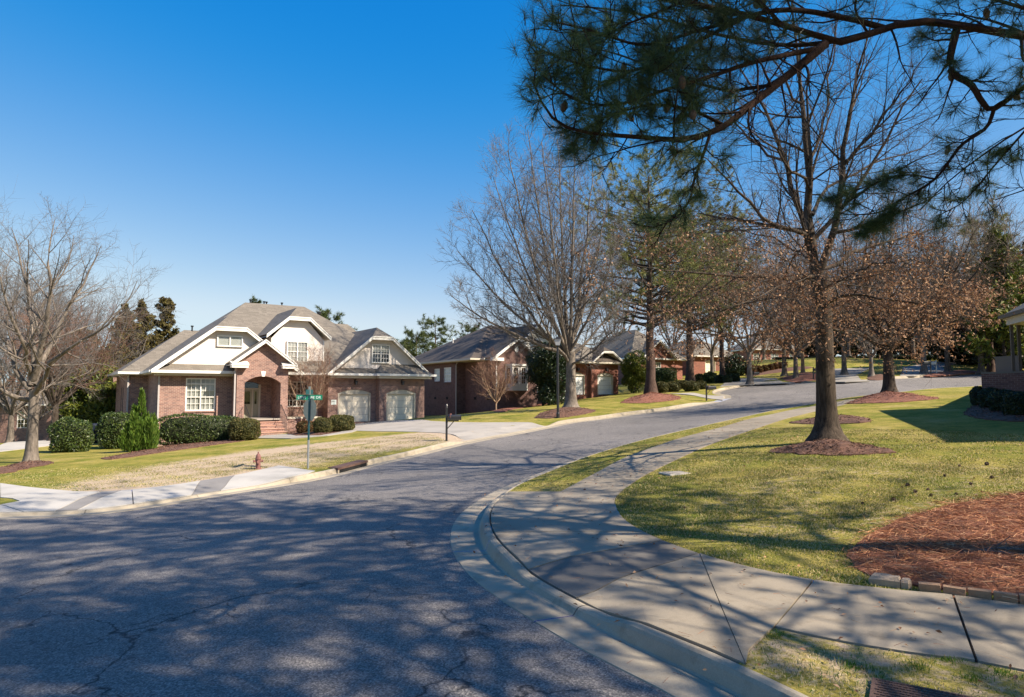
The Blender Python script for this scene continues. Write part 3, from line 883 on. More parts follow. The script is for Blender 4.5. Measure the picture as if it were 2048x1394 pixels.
# turf blades near the camera
def turf(loop, n, h, mat, thin=.004, name='grass'):
    q = scatter(loop, n)
    # not on straw, slabs or mulch
    q = q[~inside(q, straw_loop)]; q = q[~inside(q, base_loop)]
    w = .55 + .45*np.sin(q[:, 0]*2.3+1)*np.sin(q[:, 1]*1.9) + rng.normal(0, .25, len(q))
    q = q[w > .15]
    z_ = zt(q[:, 0], q[:, 1]) - .004
    th = rng.uniform(0, 2*np.pi, len(q)); el = rng.uniform(.5, 1.5, len(q))
    dv = np.c_[np.cos(th)*np.cos(el), np.sin(th)*np.cos(el), np.sin(el)]
    patch = .75 + .5*np.sin(q[:, 0]*3.1)*np.sin(q[:, 1]*3.7+1)
    ribbons(name, np.c_[q, z_], dv, rng.uniform(.5, 1.1, len(q))*h*patch, np.full(len(q), thin), M[mat], .25, kind='stuff')
verge_near = np.vstack([cut(nearE, P(1549,1257), np.array((9.6,.7))), cut(kb, np.array((6.8,-1.6)), P(1498,1318)), [P(1500,1302)]])
turf(verge_near, 34000, .06, 'blade_dry', .005)
cl_ = scatter(verge_near, 70)
for _i in range(1):
    q = np.repeat(cl_, 110, 0)+rng.normal(0, .055, (len(cl_)*110, 2)); q = q[inside(q, verge_near)]
    th = rng.uniform(0, 6.28, len(q)); el = rng.uniform(.8, 1.5, len(q))
    ribbons('grass_tufts', np.c_[q, zt(q[:, 0], q[:, 1])-.004], np.c_[np.cos(th)*np.cos(el), np.sin(th)*np.cos(el), np.sin(el)], rng.uniform(.03, .075, len(q)), np.full(len(q), .0042), M['blade_green'], .2, kind='stuff')
lawnA = np.vstack([cut(inE, P(1900,1192), P(1252,977)), [P(1330,935), P(1560,915), P(2048,930), P(2048,1030), P(1830,1030), P(1690,1120), P(1745,1158)]])
turf(lawnA, 110000, .07, 'blade', .008)
lawnB = np.array([P(1330,935), P(1480,870), P(1540,855), P(2060,870), P(2060,930), P(1560,915)])
turf(lawnB, 50000, .055, 'blade', .012)
verge_far = np.vstack([cut(farE, P(1120,984), P(1500,840)), cut(kb, P(1520,833), P(1036,983))])
turf(verge_far, 16000, .05, 'blade', .009)
# grass growing over the edge of the left walk
lawnC = np.array([P(0,967), P(146,983), P(342,971), P(558,931), P(631,942), P(760,915), P(760,885), P(560,905), P(300,930), P(0,945)])
turf(lawnC, 34000, .055, 'blade', .013)
lawnD = np.array([P(330,960), P(405,958), P(558,928), P(640,936), P(760,912), P(900,880), P(860,868), P(700,880), P(560,905), P(420,935)])
turf(lawnD, 30000, .05, 'blade_dry', .012)

# wind-blown litter: oak leaves and needles on turf, walk and gutter
area = np.vstack([cut(Rline, np.array((3.2,1.75)), P(1378,860)), [P(1500,840), P(1640,870), P(2060,880), (9.6,.7)]])
q = scatter(area, 1500)
z_ = zt(q[:, 0], q[:, 1])+.03
n = len(q); a = rng.normal(size=(n, 3)); a[:, 2] *= .25; a /= np.linalg.norm(a, axis=1)[:, None]; b = np.cross(a, rng.normal(size=(n, 3))*np.array((.3, .3, 1))); b /= np.linalg.norm(b, axis=1)[:, None]
sz = rng.uniform(.014, .034, (n, 1)); pp = np.c_[q, z_]; up = np.array((0, 0, .006))
V = np.stack([pp-a*sz, pp+b*sz*.5+up, pp+a*sz, pp-b*sz*.5+up], 1).reshape(-1, 3); i = np.arange(n)*4
lt_ = npmesh('leaf_litter', V, np.vstack([np.c_[i, i+1, i+2], np.c_[i, i+2, i+3]]), M['leaf_brown']); lt_['kind'] = 'stuff'
q = scatter(area, 2600); q = q[inside(q, base_loop) | (pdist(q, Rline) < .7)]
th = rng.uniform(0, 6.28, len(q)); dv = np.c_[np.cos(th), np.sin(th), rng.normal(0, .06, len(q))]
zr_ = np.where(inside(q, base_loop), zt(q[:, 0], q[:, 1])+.02, rbf(q[:, 0], q[:, 1])-RD+.012)
ribbons('fallen_needles', np.c_[q, zr_], dv, rng.uniform(.08, .18, len(q)), np.full(len(q), .0028), M['straw'], .0, kind='stuff')

# bark chips lying on and around the mulch
for mt in ('mulch', 'redmulch'):
    B, D_, L_ = [], [], []
    for loop, off, mound, mw, mat in BEDS:
        dist = float(np.linalg.norm(loop.mean(0)))
        if mat != mt or dist > 62: continue
        ar = .5*abs(np.dot(loop[:, 0], np.roll(loop[:, 1], 1))-np.dot(loop[:, 1], np.roll(loop[:, 0], 1)))
        n = int(min(5000, ar*(420 if dist < 25 else 170)))
        q = scatter(loop, n); q = q + rng.normal(0, 1, q.shape)*np.where(rng.random((n, 1)) < .2, .18, .03)
        k = np.clip(pdist(q, np.vstack([loop, loop[:1]]))/mw, 0, 1)*inside(q, loop)
        z = zt(q[:, 0], q[:, 1])+np.where(inside(q, loop), off, .0)+mound*k*k*(3-2*k)+.008
        th = rng.uniform(0, 6.28, n); el = rng.normal(0, .35, n)
        B.append(np.c_[q, z]); D_.append(np.c_[np.cos(th)*np.cos(el), np.sin(th)*np.cos(el), np.sin(el)]); L_.append(rng.uniform(.03, .075, n)*(1 if dist < 25 else 1.1))
    B = np.vstack(B); D_ = np.vstack(D_); L_ = np.concatenate(L_)
    ribbons('mulch_chips', B, D_, L_, L_*.28, M['chip_'+mt], .0, kind='stuff')
# ================================================================ TREES
def tubes(name, sets, mat, parent=None, smooth=True):
    """sets: list of (P (N,K,3), R (N,K), sides)"""
    Vs, Fs, off = [], [], 0
    for Pn, Rn_, S in sets:
        N, K, _ = Pn.shape
        if N == 0: continue
        T = np.gradient(Pn, axis=1); T /= np.linalg.norm(T, axis=2)[..., None]+1e-9
        up = np.where(np.abs(T[..., 2:3]) < .9, np.array((0, 0, 1.)), np.array((1., 0, 0)))
        # keep one reference per branch so that rings do not twist
        up = np.broadcast_to(up[:, :1], T.shape)
        A = np.cross(T, up); A /= np.linalg.norm(A, axis=2)[..., None]+1e-9
        B = np.cross(T, A)
        an = 2*np.pi*np.arange(S)/S
        V = Pn[:, :, None, :] + Rn_[:, :, None, None]*(A[:, :, None]*np.cos(an)[None, None, :, None]+B[:, :, None]*np.sin(an)[None, None, :, None])
        idx = np.arange(N*K*S).reshape(N, K, S)
        a = idx[:, :-1]; b = idx[:, 1:]
        F = np.stack([a, np.roll(a, -1, 2), np.roll(b, -1, 2), b], -1).reshape(-1, 4)
        Vs.append(V.reshape(-1, 3)); Fs.append(F+off); off += N*K*S
    return npmesh(name, np.vstack(Vs), np.vstack(Fs), mat, parent, smooth)
def grow(Pp, Rp, n, t0, t1, ang, angsd, lenf, lensd, radf, K, wig, up, shape=.5, minr=.004, rg=rng, out=0.0, tip=.25, maxlen=99):
    N, Kp, _ = Pp.shape
    if N == 0: return Pp[:0], Rp[:0]
    M_ = N*n
    pi = np.repeat(np.arange(N), n)
    t = t0 + (t1-t0)*((np.tile(np.arange(n), N) + rg.random(M_))/n)
    f = t*(Kp-1); i = np.minimum(f.astype(int), Kp-2); fr = (f-i)[:, None]
    pos = Pp[pi, i]*(1-fr)+Pp[pi, i+1]*fr
    tan = Pp[pi, i+1]-Pp[pi, i]; tan /= np.linalg.norm(tan, axis=1)[:, None]+1e-9
    rad = Rp[pi, i]*(1-fr[:, 0])+Rp[pi, i+1]*fr[:, 0]
    L = np.linalg.norm(np.diff(Pp, axis=1), axis=2).sum(1)[pi]
    ref = np.where(np.abs(tan[:, 2:3]) < .9, np.array((0, 0, 1.)), np.array((1., 0, 0)))
    a = np.cross(tan, ref); a /= np.linalg.norm(a, axis=1)[:, None]; b = np.cross(tan, a)
    az = np.tile(np.arange(n)*2.4, N) + rg.random(N)[pi]*6.28 + rg.normal(0, .5, M_)
    perp = a*np.cos(az)[:, None]+b*np.sin(az)[:, None]
    th = np.clip(rg.normal(ang, angsd, M_), .12, 1.9)[:, None]
    d = tan*np.cos(th)+perp*np.sin(th)
    length = np.minimum(L*lenf*(1-shape*t)*np.clip(rg.normal(1, lensd, M_), .35, 1.8), maxlen)
    r0 = np.maximum(rad*radf*np.clip(rg.normal(1, .12, M_), .6, 1.25), minr)
    seg = length/(K-1)
    Pc = np.empty((M_, K, 3)); Pc[:, 0] = pos
    for k in range(1, K):
        Pc[:, k] = Pc[:, k-1]+d*seg[:, None]
        d = d+rg.normal(0, wig, (M_, 3))+np.array((0, 0, up))
        if out: d[:, :2] += out*(Pc[:, k, :2]-Pp[:, 0, :2][pi])/(np.linalg.norm(Pc[:, k, :2]-Pp[:, 0, :2][pi], axis=1)[:, None]+1e-6)
        d /= np.linalg.norm(d, axis=1)[:, None]
    Rc = r0[:, None]*np.linspace(1, tip, K)[None]
    return Pc, Rc
def poly3(pts, K):
    """smooth 3D polyline resampled to K points"""
    p = np.array(pts, float)
    q = np.vstack([2*p[0]-p[1], p, 2*p[-1]-p[-2]]); out = []
    for i in range(1, len(q)-2):
        a, b, c, d = q[i-1:i+3]; t = np.linspace(0, 1, 8, endpoint=False)[:, None]
        out.append(.5*((2*b)+(-a+c)*t+(2*a-5*b+4*c-d)*t**2+(-a+3*b-3*c+d)*t**3))
    out.append(q[-2][None]); out = np.vstack(out)
    L = np.r_[0, np.cumsum(np.linalg.norm(np.diff(out, axis=0), axis=1))]
    s = np.linspace(0, L[-1], K)
    return np.stack([np.interp(s, L, out[:, j]) for j in range(3)], 1)
def batch(lines, K, r0s, r1s):
    Pn = np.stack([poly3(l, K) for l in lines]); Rn_ = np.stack([np.linspace(a, b, K) for a, b in zip(r0s, r1s)])
    return Pn, Rn_
def leafcloud(name, pos, size, mat, parent=None, aspect=1.6, up=0.0, kind=None, n3=False):
    """one folded leaf (two triangles) at each position"""
    n = len(pos)
    a = rng.normal(size=(n, 3)); a[:, 2] += up; a /= np.linalg.norm(a, axis=1)[:, None]
    b = np.cross(a, rng.normal(size=(n, 3))); b /= np.linalg.norm(b, axis=1)[:, None]+1e-9
    s = (size*rng.uniform(.6, 1.3, n))[:, None] if np.isscalar(size) else size[:, None]
    c = np.cross(a, b)*.25
    V = np.stack([pos-a*s*.5*aspect, pos+b*s*.4+c*s, pos+a*s*.5*aspect, pos-b*s*.4+c*s], 1).reshape(-1, 3)
    i = np.arange(n)*4
    F = np.vstack([np.c_[i, i+1, i+2], np.c_[i, i+2, i+3]])
    o = npmesh(name, V, F, mat, parent)
    if kind: o['kind'] = kind
    return o
def needles(name, pos, direc, n_per, length, width, mat, parent=None, spread=.75, kind='stuff'):
    N = len(pos); M_ = N*n_per
    p = np.repeat(pos, n_per, 0); d = np.repeat(direc, n_per, 0)
    d = d*rng.uniform(.1, .9, (M_, 1))+rng.normal(0, spread, (M_, 3)); d /= np.linalg.norm(d, axis=1)[:, None]+1e-9
    p = p - np.repeat(direc, n_per, 0)*rng.uniform(0, length*.6, (M_, 1))
    L = length*rng.uniform(.7, 1.15, (M_, 1))
    s = np.cross(d, rng.normal(size=(M_, 3))); s /= np.linalg.norm(s, axis=1)[:, None]+1e-9
    s *= width*.5
    V = np.stack([p-s, p+s, p+d*L], 1).reshape(-1, 3)
    F = np.arange(M_*3).reshape(-1, 3)
    # every tuft is an island of its own colour
    o = npmesh(name, V, F, mat, parent)
    if kind: o['kind'] = kind
    return o
def trunk_flare(h, r, x0=0, lean=(0, 0), K=14, flare=1.9, fh=.8):
    z = np.linspace(0, 1, K)**1.5*h
    rr = r*(1+(flare-1)*np.exp(-z/(fh*.35)))*(1-.25*z/h)
    Pn = np.c_[lean[0]*(z/h), lean[1]*(z/h), z-.12*(z == 0)]
    return Pn[None], rr[None]
def root_flare(root, r, mat, n=7, reach=2.2, toe=None):
    L = []
    for k in range(n):
        a = 2*math.pi*(k+rng.uniform(-.3, .3))/n; q = r*reach*rng.uniform(.7, 1.2)
        L.append([(math.cos(a)*r*.25, math.sin(a)*r*.25, r*1.5), (math.cos(a)*r*.95, math.sin(a)*r*.95, r*.35), (math.cos(a)*q, math.sin(a)*q, -.07)])
    Pn, Rn_ = batch(L, 8, [r*.5]*n, [r*.14]*n)
    return (Pn, Rn_, 8)
def relz(root, pts):
    o = np.array(root.location); return [tuple(np.array(p)-o) for p in pts]
def pix3(u, v, d): return at(u, v, d)

def bare_tree(xy, label, group=None, name='bare_tree', H=10, tr=.25, th=2.5, limbs=None, nl=9, seed=1, bark_='bark_grey', twig='twig', spread=.6, upb=.12, n2=9, n3=8, n4=7, leaves=None, flare=1.9, lr=.42, tw=.006, len2=.5, cat='tree', sh2=.5, zmin=None):
    rg = np.random.default_rng(seed)
    root = empty(name, G(xy, -.02)); tag(root, label, cat, group)
    tP, tR = trunk_flare(th, tr, flare=flare)
    if limbs is None:
        L = []; r0 = []
        for k in range(nl):
            a = 2.4*k+rg.uniform(-.4, .4); lean = spread*rg.uniform(.45, 1.15)
            if k == 0: lean = .1
            hh = (H-th)*rg.uniform(.78, 1.0)*(1-.25*min(lean, 1.2))
            z0 = th*rg.uniform(.86, .99)
            R1 = lean*hh
            L.append([(0, 0, z0), (math.cos(a)*R1*.42, math.sin(a)*R1*.42, z0+hh*.28), (math.cos(a)*R1*.8, math.sin(a)*R1*.8, z0+hh*.65), (math.cos(a)*R1, math.sin(a)*R1, z0+hh)])
            r0.append(tr*lr*rg.uniform(.75, 1.15))
        l1 = batch(L, 12, r0, [tw*1.6]*nl)
    else:
        L = [relz(root, l[0]) for l in limbs]
        l1 = batch(L, 12, [l[1] for l in limbs], [tw*2]*len(L))
    l1[0][:, 1:] += rg.normal(0, .035*H/10, l1[0][:, 1:].shape)
    l2 = grow(*l1, n2, .15, .97, .75, .2, len2, .25, .5, 7, .10, upb, sh2, tw*1.5, rg)
    l3 = grow(*l2, n3, .15, 1.0, .7, .2, .55, .25, .55, 5, .12, upb*.8, .4, tw*1.1, rg)
    l4 = grow(*l3, n4, .15, 1.0, .7, .2, .65, .25, .6, 3, .12, upb*.5, .3, tw*.8, rg)
    if zmin is not None:
        k3 = l3[0][:, :, 2].min(1) > zmin; k4 = l4[0][:, :, 2].min(1) > zmin
        l3 = (l3[0][k3], l3[1][k3]); l4 = (l4[0][k4], l4[1][k4])
    sets = [(tP, tR, 14), root_flare(root, tr, None), (*l1, 7), (*l2, 5)]
    tk = tubes('trunk', sets, M[bark_], root)
    cr = tubes('crown', [(*l3, 3), (*l4, 3)], M[twig], root)
    if leaves:
        n, size, mat, zlo, zhi = leaves
        pts = l4[0][:, 1:].reshape(-1, 3)
        m = (pts[:, 2] > zlo) & (pts[:, 2] < zhi); pts = pts[m]
        pts = pts[rg.integers(0, len(pts), n)]+rg.normal(0, .05, (n, 3))
        leafcloud('leaves', pts, size, M[mat], root, kind='stuff')
    return root

def pine(xy, label, group=None, name='pine_tree', H=15, tr=.3, crown0=.45, R=3.2, seed=2, bark_='bark_pine', mat='needle_far', nb=46, tuft=.28, nper=16, ntuft=9, cat='pine tree', width=.02, sparse=1.0, lean=0, parts=None, shape=.62):
    rg = np.random.default_rng(seed)
    root = empty(name, G(xy, -.02)); tag(root, label, cat, group)
    z = np.linspace(0, 1, 16)*H
    tP = np.c_[lean*(z/H)**2*H*.1+rg.normal(0, .02, 16), rg.normal(0, .02, 16), z-.1*(z == 0)][None]
    tR = (tr*(1+.6*np.exp(-z/.35))*(1-z/H*.88))[None]
    l1 = grow(tP, tR, nb, crown0, .99, 1.35, .15, R/H*1.35, .3, .42, 8, .07, .05, shape, .015, rg)
    l2 = grow(*l1, 7, .3, 1.0, .75, .15, .42, .3, .5, 5, .1, .06, .4, .01, rg)
    tubes('trunk', [(tP, tR, 12), root_flare(root, tr, None, 6, 1.7)], M[bark_], root)
    tubes('limbs', [(*l1, 4), (*l2, 3)], M['twigdark'], root)
    ends = np.vstack([l2[0][:, -1], l2[0][:, -2], l1[0][:, -1]]); dr = np.vstack([l2[0][:, -1]-l2[0][:, -2], l2[0][:, -2]-l2[0][:, -3], l1[0][:, -1]-l1[0][:, -2]])
    dr /= np.linalg.norm(dr, axis=1)[:, None]
    keep = rg.random(len(ends)) < sparse
    needles('crown', ends[keep], dr[keep], nper, tuft, width, M[mat], root, .6)
    return root

def conifer(xy, label, group=None, name='conifer_tree', H=9, R=1.6, seed=3, mat='leaf_conifer', n=9000, size=.16, cat='conifer', gappy=.35, base=.05):
    """spired evergreen: a leader with tiers of short ascending boughs, leaf sprays along them"""
    rg = np.random.default_rng(seed)
    root = empty(name, G(xy, -.02)); tag(root, label, cat, group)
    z = np.linspace(0, H, 12)
    tP = np.c_[rg.normal(0, .03, 12), rg.normal(0, .03, 12), z][None]; tR = (.05*H/4*(1-z/H*.9))[None]
    l1 = grow(tP, tR, int(26*H/6), base, .97, 1.0, .2, R/H*1.25, .35, .4, 6, .06, .10, .85, .01, rg)
    l2 = grow(*l1, 6, .2, 1, .7, .2, .45, .3, .5, 4, .1, .1, .4, .008, rg)
    tubes('trunk', [(tP, tR, 8), (*l1, 4)], M['twigdark'], root)
    pts = np.vstack([l1[0][:, 1:].reshape(-1, 3), l2[0].reshape(-1, 3), l2[0].reshape(-1, 3)])
    pts = pts[rg.integers(0, len(pts), n)]+rg.normal(0, size*.7, (n, 3))
    leafcloud('crown', pts, size, M[mat], root, 2.0, .8, kind='stuff')
    return root

def crown_tree(xy, label, group=None, name='evergreen_tree', H=5, W=3, D=3, seed=5, mat='leaf_holly', n=9000, size=.10, cat='tree', z0=.3, power=2.2, core=True, stem=.09, bumps=.16):
    """broadleaf evergreen or wild shrub: lumpy volume of leaves round a branched stem"""
    rg = np.random.default_rng(seed)
    root = empty(name, G(xy, -.02)); tag(root, label, cat, group)
    K = 26
    dirs = rg.normal(size=(K, 3)); dirs /= np.linalg.norm(dirs, axis=1)[:, None]
    cen = dirs*np.array((W/2, D/2, (H-z0)/2))*rg.uniform(.35, .85, (K, 1))+np.array((0, 0, z0+(H-z0)/2))
    rad = rg.uniform(.16, .34, K)*min(W, H)
    pick = rg.integers(0, K, n)
    v = rg.normal(size=(n, 3)); v /= np.linalg.norm(v, axis=1)[:, None]
    pts = cen[pick]+v*(rad[pick]*rg.uniform(.55, 1.08, n)**.6)[:, None]
    pts = pts[pts[:, 2] > .03]
    leafcloud('crown', pts, size, M[mat], root, 1.7, .2, kind='stuff')
    L = [[(0, 0, -.05), tuple(c*np.array((.3, .3, .5))), tuple(c)] for c in cen[:12]]
    Pn, Rn_ = batch(L, 6, [stem]*12, [.012]*12)
    tubes('trunk', [(Pn, Rn_, 5)], M['twigdark'], root)
    return root

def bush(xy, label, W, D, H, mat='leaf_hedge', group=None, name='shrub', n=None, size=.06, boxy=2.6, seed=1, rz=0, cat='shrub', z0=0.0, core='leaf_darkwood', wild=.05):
    """clipped shrub: superellipsoid shell of leaves over a dark solid core, inner shade put into its colour"""
    rg = np.random.default_rng(seed)
    root = empty(name, G(xy, -.03), rz); tag(root, label, cat, group)
    if n is None: n = int(min(9000, 26*(W*H*2+D*H*2+W*D)/(size*size*3.0)/8))
    v = rg.normal(size=(n, 3)); v /= np.linalg.norm(v, axis=1)[:, None]
    p = boxy
    s = (np.abs(v)**p).sum(1)**(-1/p)
    lump = 1+wild*np.sin(v[:, 0]*5+seed)*np.sin(v[:, 2]*6+seed)*1.2+rg.normal(0, wild*.5, n)
    q = v*s[:, None]*lump[:, None]*np.array((W/2, D/2, H/2))+np.array((0, 0, H/2+z0))
    q *= np.where(q[:, 2:3] < 0, np.array((1, 1, 0)), np.array((1, 1, 1)))
    leafcloud('foliage', q, size, M[mat], root, 1.5, .3, kind='stuff')
    # dark core: the shade between the leaves put into colour
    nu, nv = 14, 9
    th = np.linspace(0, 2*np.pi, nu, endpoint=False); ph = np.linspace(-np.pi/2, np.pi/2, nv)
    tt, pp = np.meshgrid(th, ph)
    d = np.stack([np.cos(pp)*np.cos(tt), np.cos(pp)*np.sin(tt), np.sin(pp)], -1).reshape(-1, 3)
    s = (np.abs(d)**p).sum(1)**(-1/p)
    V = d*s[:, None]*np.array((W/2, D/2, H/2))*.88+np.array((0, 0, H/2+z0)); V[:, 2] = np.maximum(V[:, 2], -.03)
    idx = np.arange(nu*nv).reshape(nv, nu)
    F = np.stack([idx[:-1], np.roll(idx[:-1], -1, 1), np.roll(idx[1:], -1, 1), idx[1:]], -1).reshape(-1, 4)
    npmesh('dark_core', V, F, M[core], root, True)
    return root
# ================================================================ HOUSES
def XF(kind, k):
    """wall frames: (along, into the wall, up) -> house coordinates"""
    if kind == 'front': return lambda a, d, z: (a, k+d, z)
    if kind == 'left': return lambda a, d, z: (k+d, -a, z)
    if kind == 'right': return lambda a, d, z: (k-d, a, z)
    if kind == 'back': return lambda a, d, z: (-a, k-d, z)
def arc(a, b, z, rise, n=10):
    w = (b-a)/2; R = (w*w+rise*rise)/(2*rise); c = (a+b)/2
    return [(c+x, z+math.sqrt(max(R*R-x*x, 0))-(R-rise)) for x in np.linspace(-w, w, n+1)]
def wall(parent, xf, a0, a1, z0, z1, mat, openings=(), rev=.14, name='wall', label=None):
    """one face of masonry with openings (a,b,z0,z1,rise) and their reveals"""
    mb = MB(xf)
    x = a0
    for (a, b, c, d, rise) in sorted(openings):
        if a > x: mb.poly([(x,0,z0),(a,0,z0),(a,0,z1),(x,0,z1)])
        if c > z0:
            mb.poly([(a,0,z0),(b,0,z0),(b,0,c),(a,0,c)]); mb.poly([(a,0,c),(b,0,c),(b,rev,c),(a,rev,c)])
        top = arc(a, b, d, rise) if rise > 0 else [(a, d), (b, d)]
        for p, q in zip(top[:-1], top[1:]):
            mb.poly([(p[0],0,p[1]),(q[0],0,q[1]),(q[0],0,z1),(p[0],0,z1)])
            mb.poly([(p[0],rev,p[1]),(q[0],rev,q[1]),(q[0],0,q[1]),(p[0],0,p[1])])
        mb.poly([(a,0,c),(a,rev,c),(a,rev,d),(a,0,d)]); mb.poly([(b,rev,c),(b,0,c),(b,0,d),(b,rev,d)])
        x = b
    mb.poly([(x,0,z0),(a1,0,z0),(a1,0,z1),(x,0,z1)])
    o = mb.build(name, M[mat], parent)
    if label: o['label'] = label
    return o
def voussoirs(parent, xf, a, b, z, rise, mat, h=.22, w=.075, key=None):
    mb = MB(xf); ww = (b-a)/2; R = (ww*ww+rise*rise)/(2*rise); c = (a+b)/2; cz = z+rise-R
    th = math.asin(min(1, ww/R)); n = int(2*th*R/(w+.01)); g = .004/R
    for k in range(n):
        t0 = -th+2*th*k/n+g; t1 = -th+2*th*(k+1)/n-g
        p = [(c+r*math.sin(t), cz+r*math.cos(t)) for r, t in ((R, t0), (R, t1), (R+h, t1), (R+h, t0))]
        mb.poly([(q[0], -.012, q[1]) for q in p])
        for i in range(4):
            u_, v_ = p[i], p[(i+1) % 4]; mb.poly([(v_[0],-.012,v_[1]),(u_[0],-.012,u_[1]),(u_[0],.01,u_[1]),(v_[0],.01,v_[1])])
    mb.build('brick_arch', M[mat], parent)
    if key: MB(xf).prism([(c-.09, z+rise-.02), (c+.09, z+rise-.02), (c+.14, z+rise+h+.06), (c-.14, z+rise+h+.06)], -.05, .02).build('keystone', M['white'], parent)
def window(parent, xf, a0, a1, z0, z1, sashes=2, cols=3, rows=2, transom=False, d=.05, trim=.07, mat='white', blind=None, sill=None, name='window', mr=.5, room=True, dm=.022, proud=False):
    """frame with mullions and muntins; one pane per sash"""
    mb = MB(xf)
    mb.box(a0, a1, d-.04, d+.06, z1-trim, z1); mb.box(a0, a1, d-.04, d+.06, z0, z0+trim)
    for a in (a0, a1-trim): mb.box(a, a+trim, d-.04, d+.06, z0+trim, z1-trim)
    W = (a1-a0-2*trim-(sashes-1)*trim)/sashes
    fr = None; panes = []
    zt_ = z1-trim; 
    if transom: ztr = z0+(z1-z0)*.82; mb.box(a0+trim, a1-trim, d-.035, d+.055, ztr-.03, ztr+.03)
    for k in range(sashes):
        x0 = a0+trim+k*(W+trim); x1 = x0+W
        if k: mb.box(x0-trim, x0, d-.038, d+.058, z0+trim, z1-trim)
        zones = [(z0+trim, ztr-.03 if transom else z1-trim)]
        if transom: panes.append((x0, x1, ztr+.03, z1-trim, cols, 1))
        for (b0, b1) in zones:
            if rows > 0 and mr:
                zm = b0+(b1-b0)*mr; mb.box(x0, x1, d-.03, d+.04, zm-.025, zm+.025)
                panes += [(x0, x1, b0, zm-.025, cols, rows), (x0, x1, zm+.025, b1, cols, rows)]
            else: panes.append((x0, x1, b0, b1, max(cols, 1), max(rows, 1)))
    for (x0, x1, b0, b1, c, r) in panes:
        for i in range(1, c): x = x0+(x1-x0)*i/c; mb.box(x-dm/2, x+dm/2, d-.012, d+.012, b0, b1)
        for j in range(1, r): z = b0+(b1-b0)*j/r; mb.box(x0, x1, d-.011, d+.011, z-dm/2, z+dm/2)
    w = mb.build(name, M[mat], parent)
    for (x0, x1, b0, b1, c, r) in panes:
        MB(xf).poly([(x0, d+.001, b0), (x1, d+.001, b0), (x1, d+.001, b1), (x0, d+.001, b1)]).build('pane', M['glass'], w)
    if blind is not None:
        zb = z0+(z1-z0)*blind; bl = MB(xf); z = z1-.05
        while z > zb: o1, o2 = (.03, .02) if proud else (.09, .075); bl.poly([(a0+.05, d+o1, z-.05), (a1-.05, d+o1, z-.05), (a1-.05, d+o2, z), (a0+.05, d+o2, z)]); z -= .055
        bl.build('blind', M['blind'], w)
    if room:
        (MB(xf).box(a0+.01, a1-.01, d+.04, d+.05, z0+.01, z1-.01) if proud else MB(xf).box(a0-.1, a1+.1, d+.5, d+.52, z0-.1, z1+.1)).build('dark_backing', M['interior'], w)  # near-black sheet behind the glass stands in for the unlit room
    if sill: MB(xf).box(a0-.05, a1+.05, -.06, d+.02, z0-.09, z0).build('sill', M[sill], w)
    return w
def garage_door(parent, xf, a0, a1, z1, rise, mat='doorcream', d=.16, n=4, frame='cream'):
    t = .1
    fr = MB(xf)
    fr.box(a0, a0+t, -.01+.03, d+.02, 0, z1-.08); fr.box(a1-t, a1, .02, d+.02, 0, z1-.08); fr.box(a0, a1, .018, d+.022, z1-.08, z1)
    dr = fr.build('garage_door', M[frame], parent)
    tp = MB(xf); A = arc(a0, a1, z1, rise, 10)
    tp.poly([(p[0], .05, p[1]) for p in [(a1, z1), *A[::-1][1:-1], (a0, z1)][::-1]]); tp.build('arch_panel', M[frame], dr)
    h = (z1-.08-.01)/n
    for k in range(n):
        z = .01+k*h
        pm = MB(xf); pm.box(a0+t, a1-t, d, d+.04, z+.006, z+h-.006)
        w = (a1-a0-2*t)/4
        for i in range(4): pm.box(a0+t+i*w+.07, a0+t+(i+1)*w-.07, d-.012, d, z+.09, z+h-.09)
        pm.build('panel', M[mat], dr)
    MB(xf).box(a0+t, a1-t, d+.05, d+.06, 0, z1).build('backing', M['interior'], dr)
    return dr
def hip(parent, s0, s1, t0, t1, z0, ra, rb, rt, zr, mat='shingle', fascia='white', rt2=None, name='roof', gut=.0):
    rt2 = rt if rt2 is None else rt2
    A, B = (ra, rt, zr), (rb, rt2, zr)
    c = [(s0,t0,z0),(s1,t0,z0),(s1,t1,z0),(s0,t1,z0)]
    m = MB(); m.poly([c[0], c[1], B, A]); m.poly([c[1], c[2], B]); m.poly([c[2], c[3], A, B]); m.poly([c[3], c[0], A])
    r = m.build(name, M[mat], parent)
    f = MB(); h = .2; e = .012
    f.box(s0+e, s1-e, t0+e, t1-e, z0-h, z0-.02).build('soffit', M['cream'], r)
    g = MB(); w = .11; zz = z0-.015
    g.box(s0-w, s1+w, t0-w, t0, zz-.13, zz+.012); g.box(s0-w, s0, t0, t1, zz-.13, zz+.012); g.box(s1, s1+w, t0, t1, zz-.13, zz+.012)
    g.build('gutter', M[fascia], r)
    return r
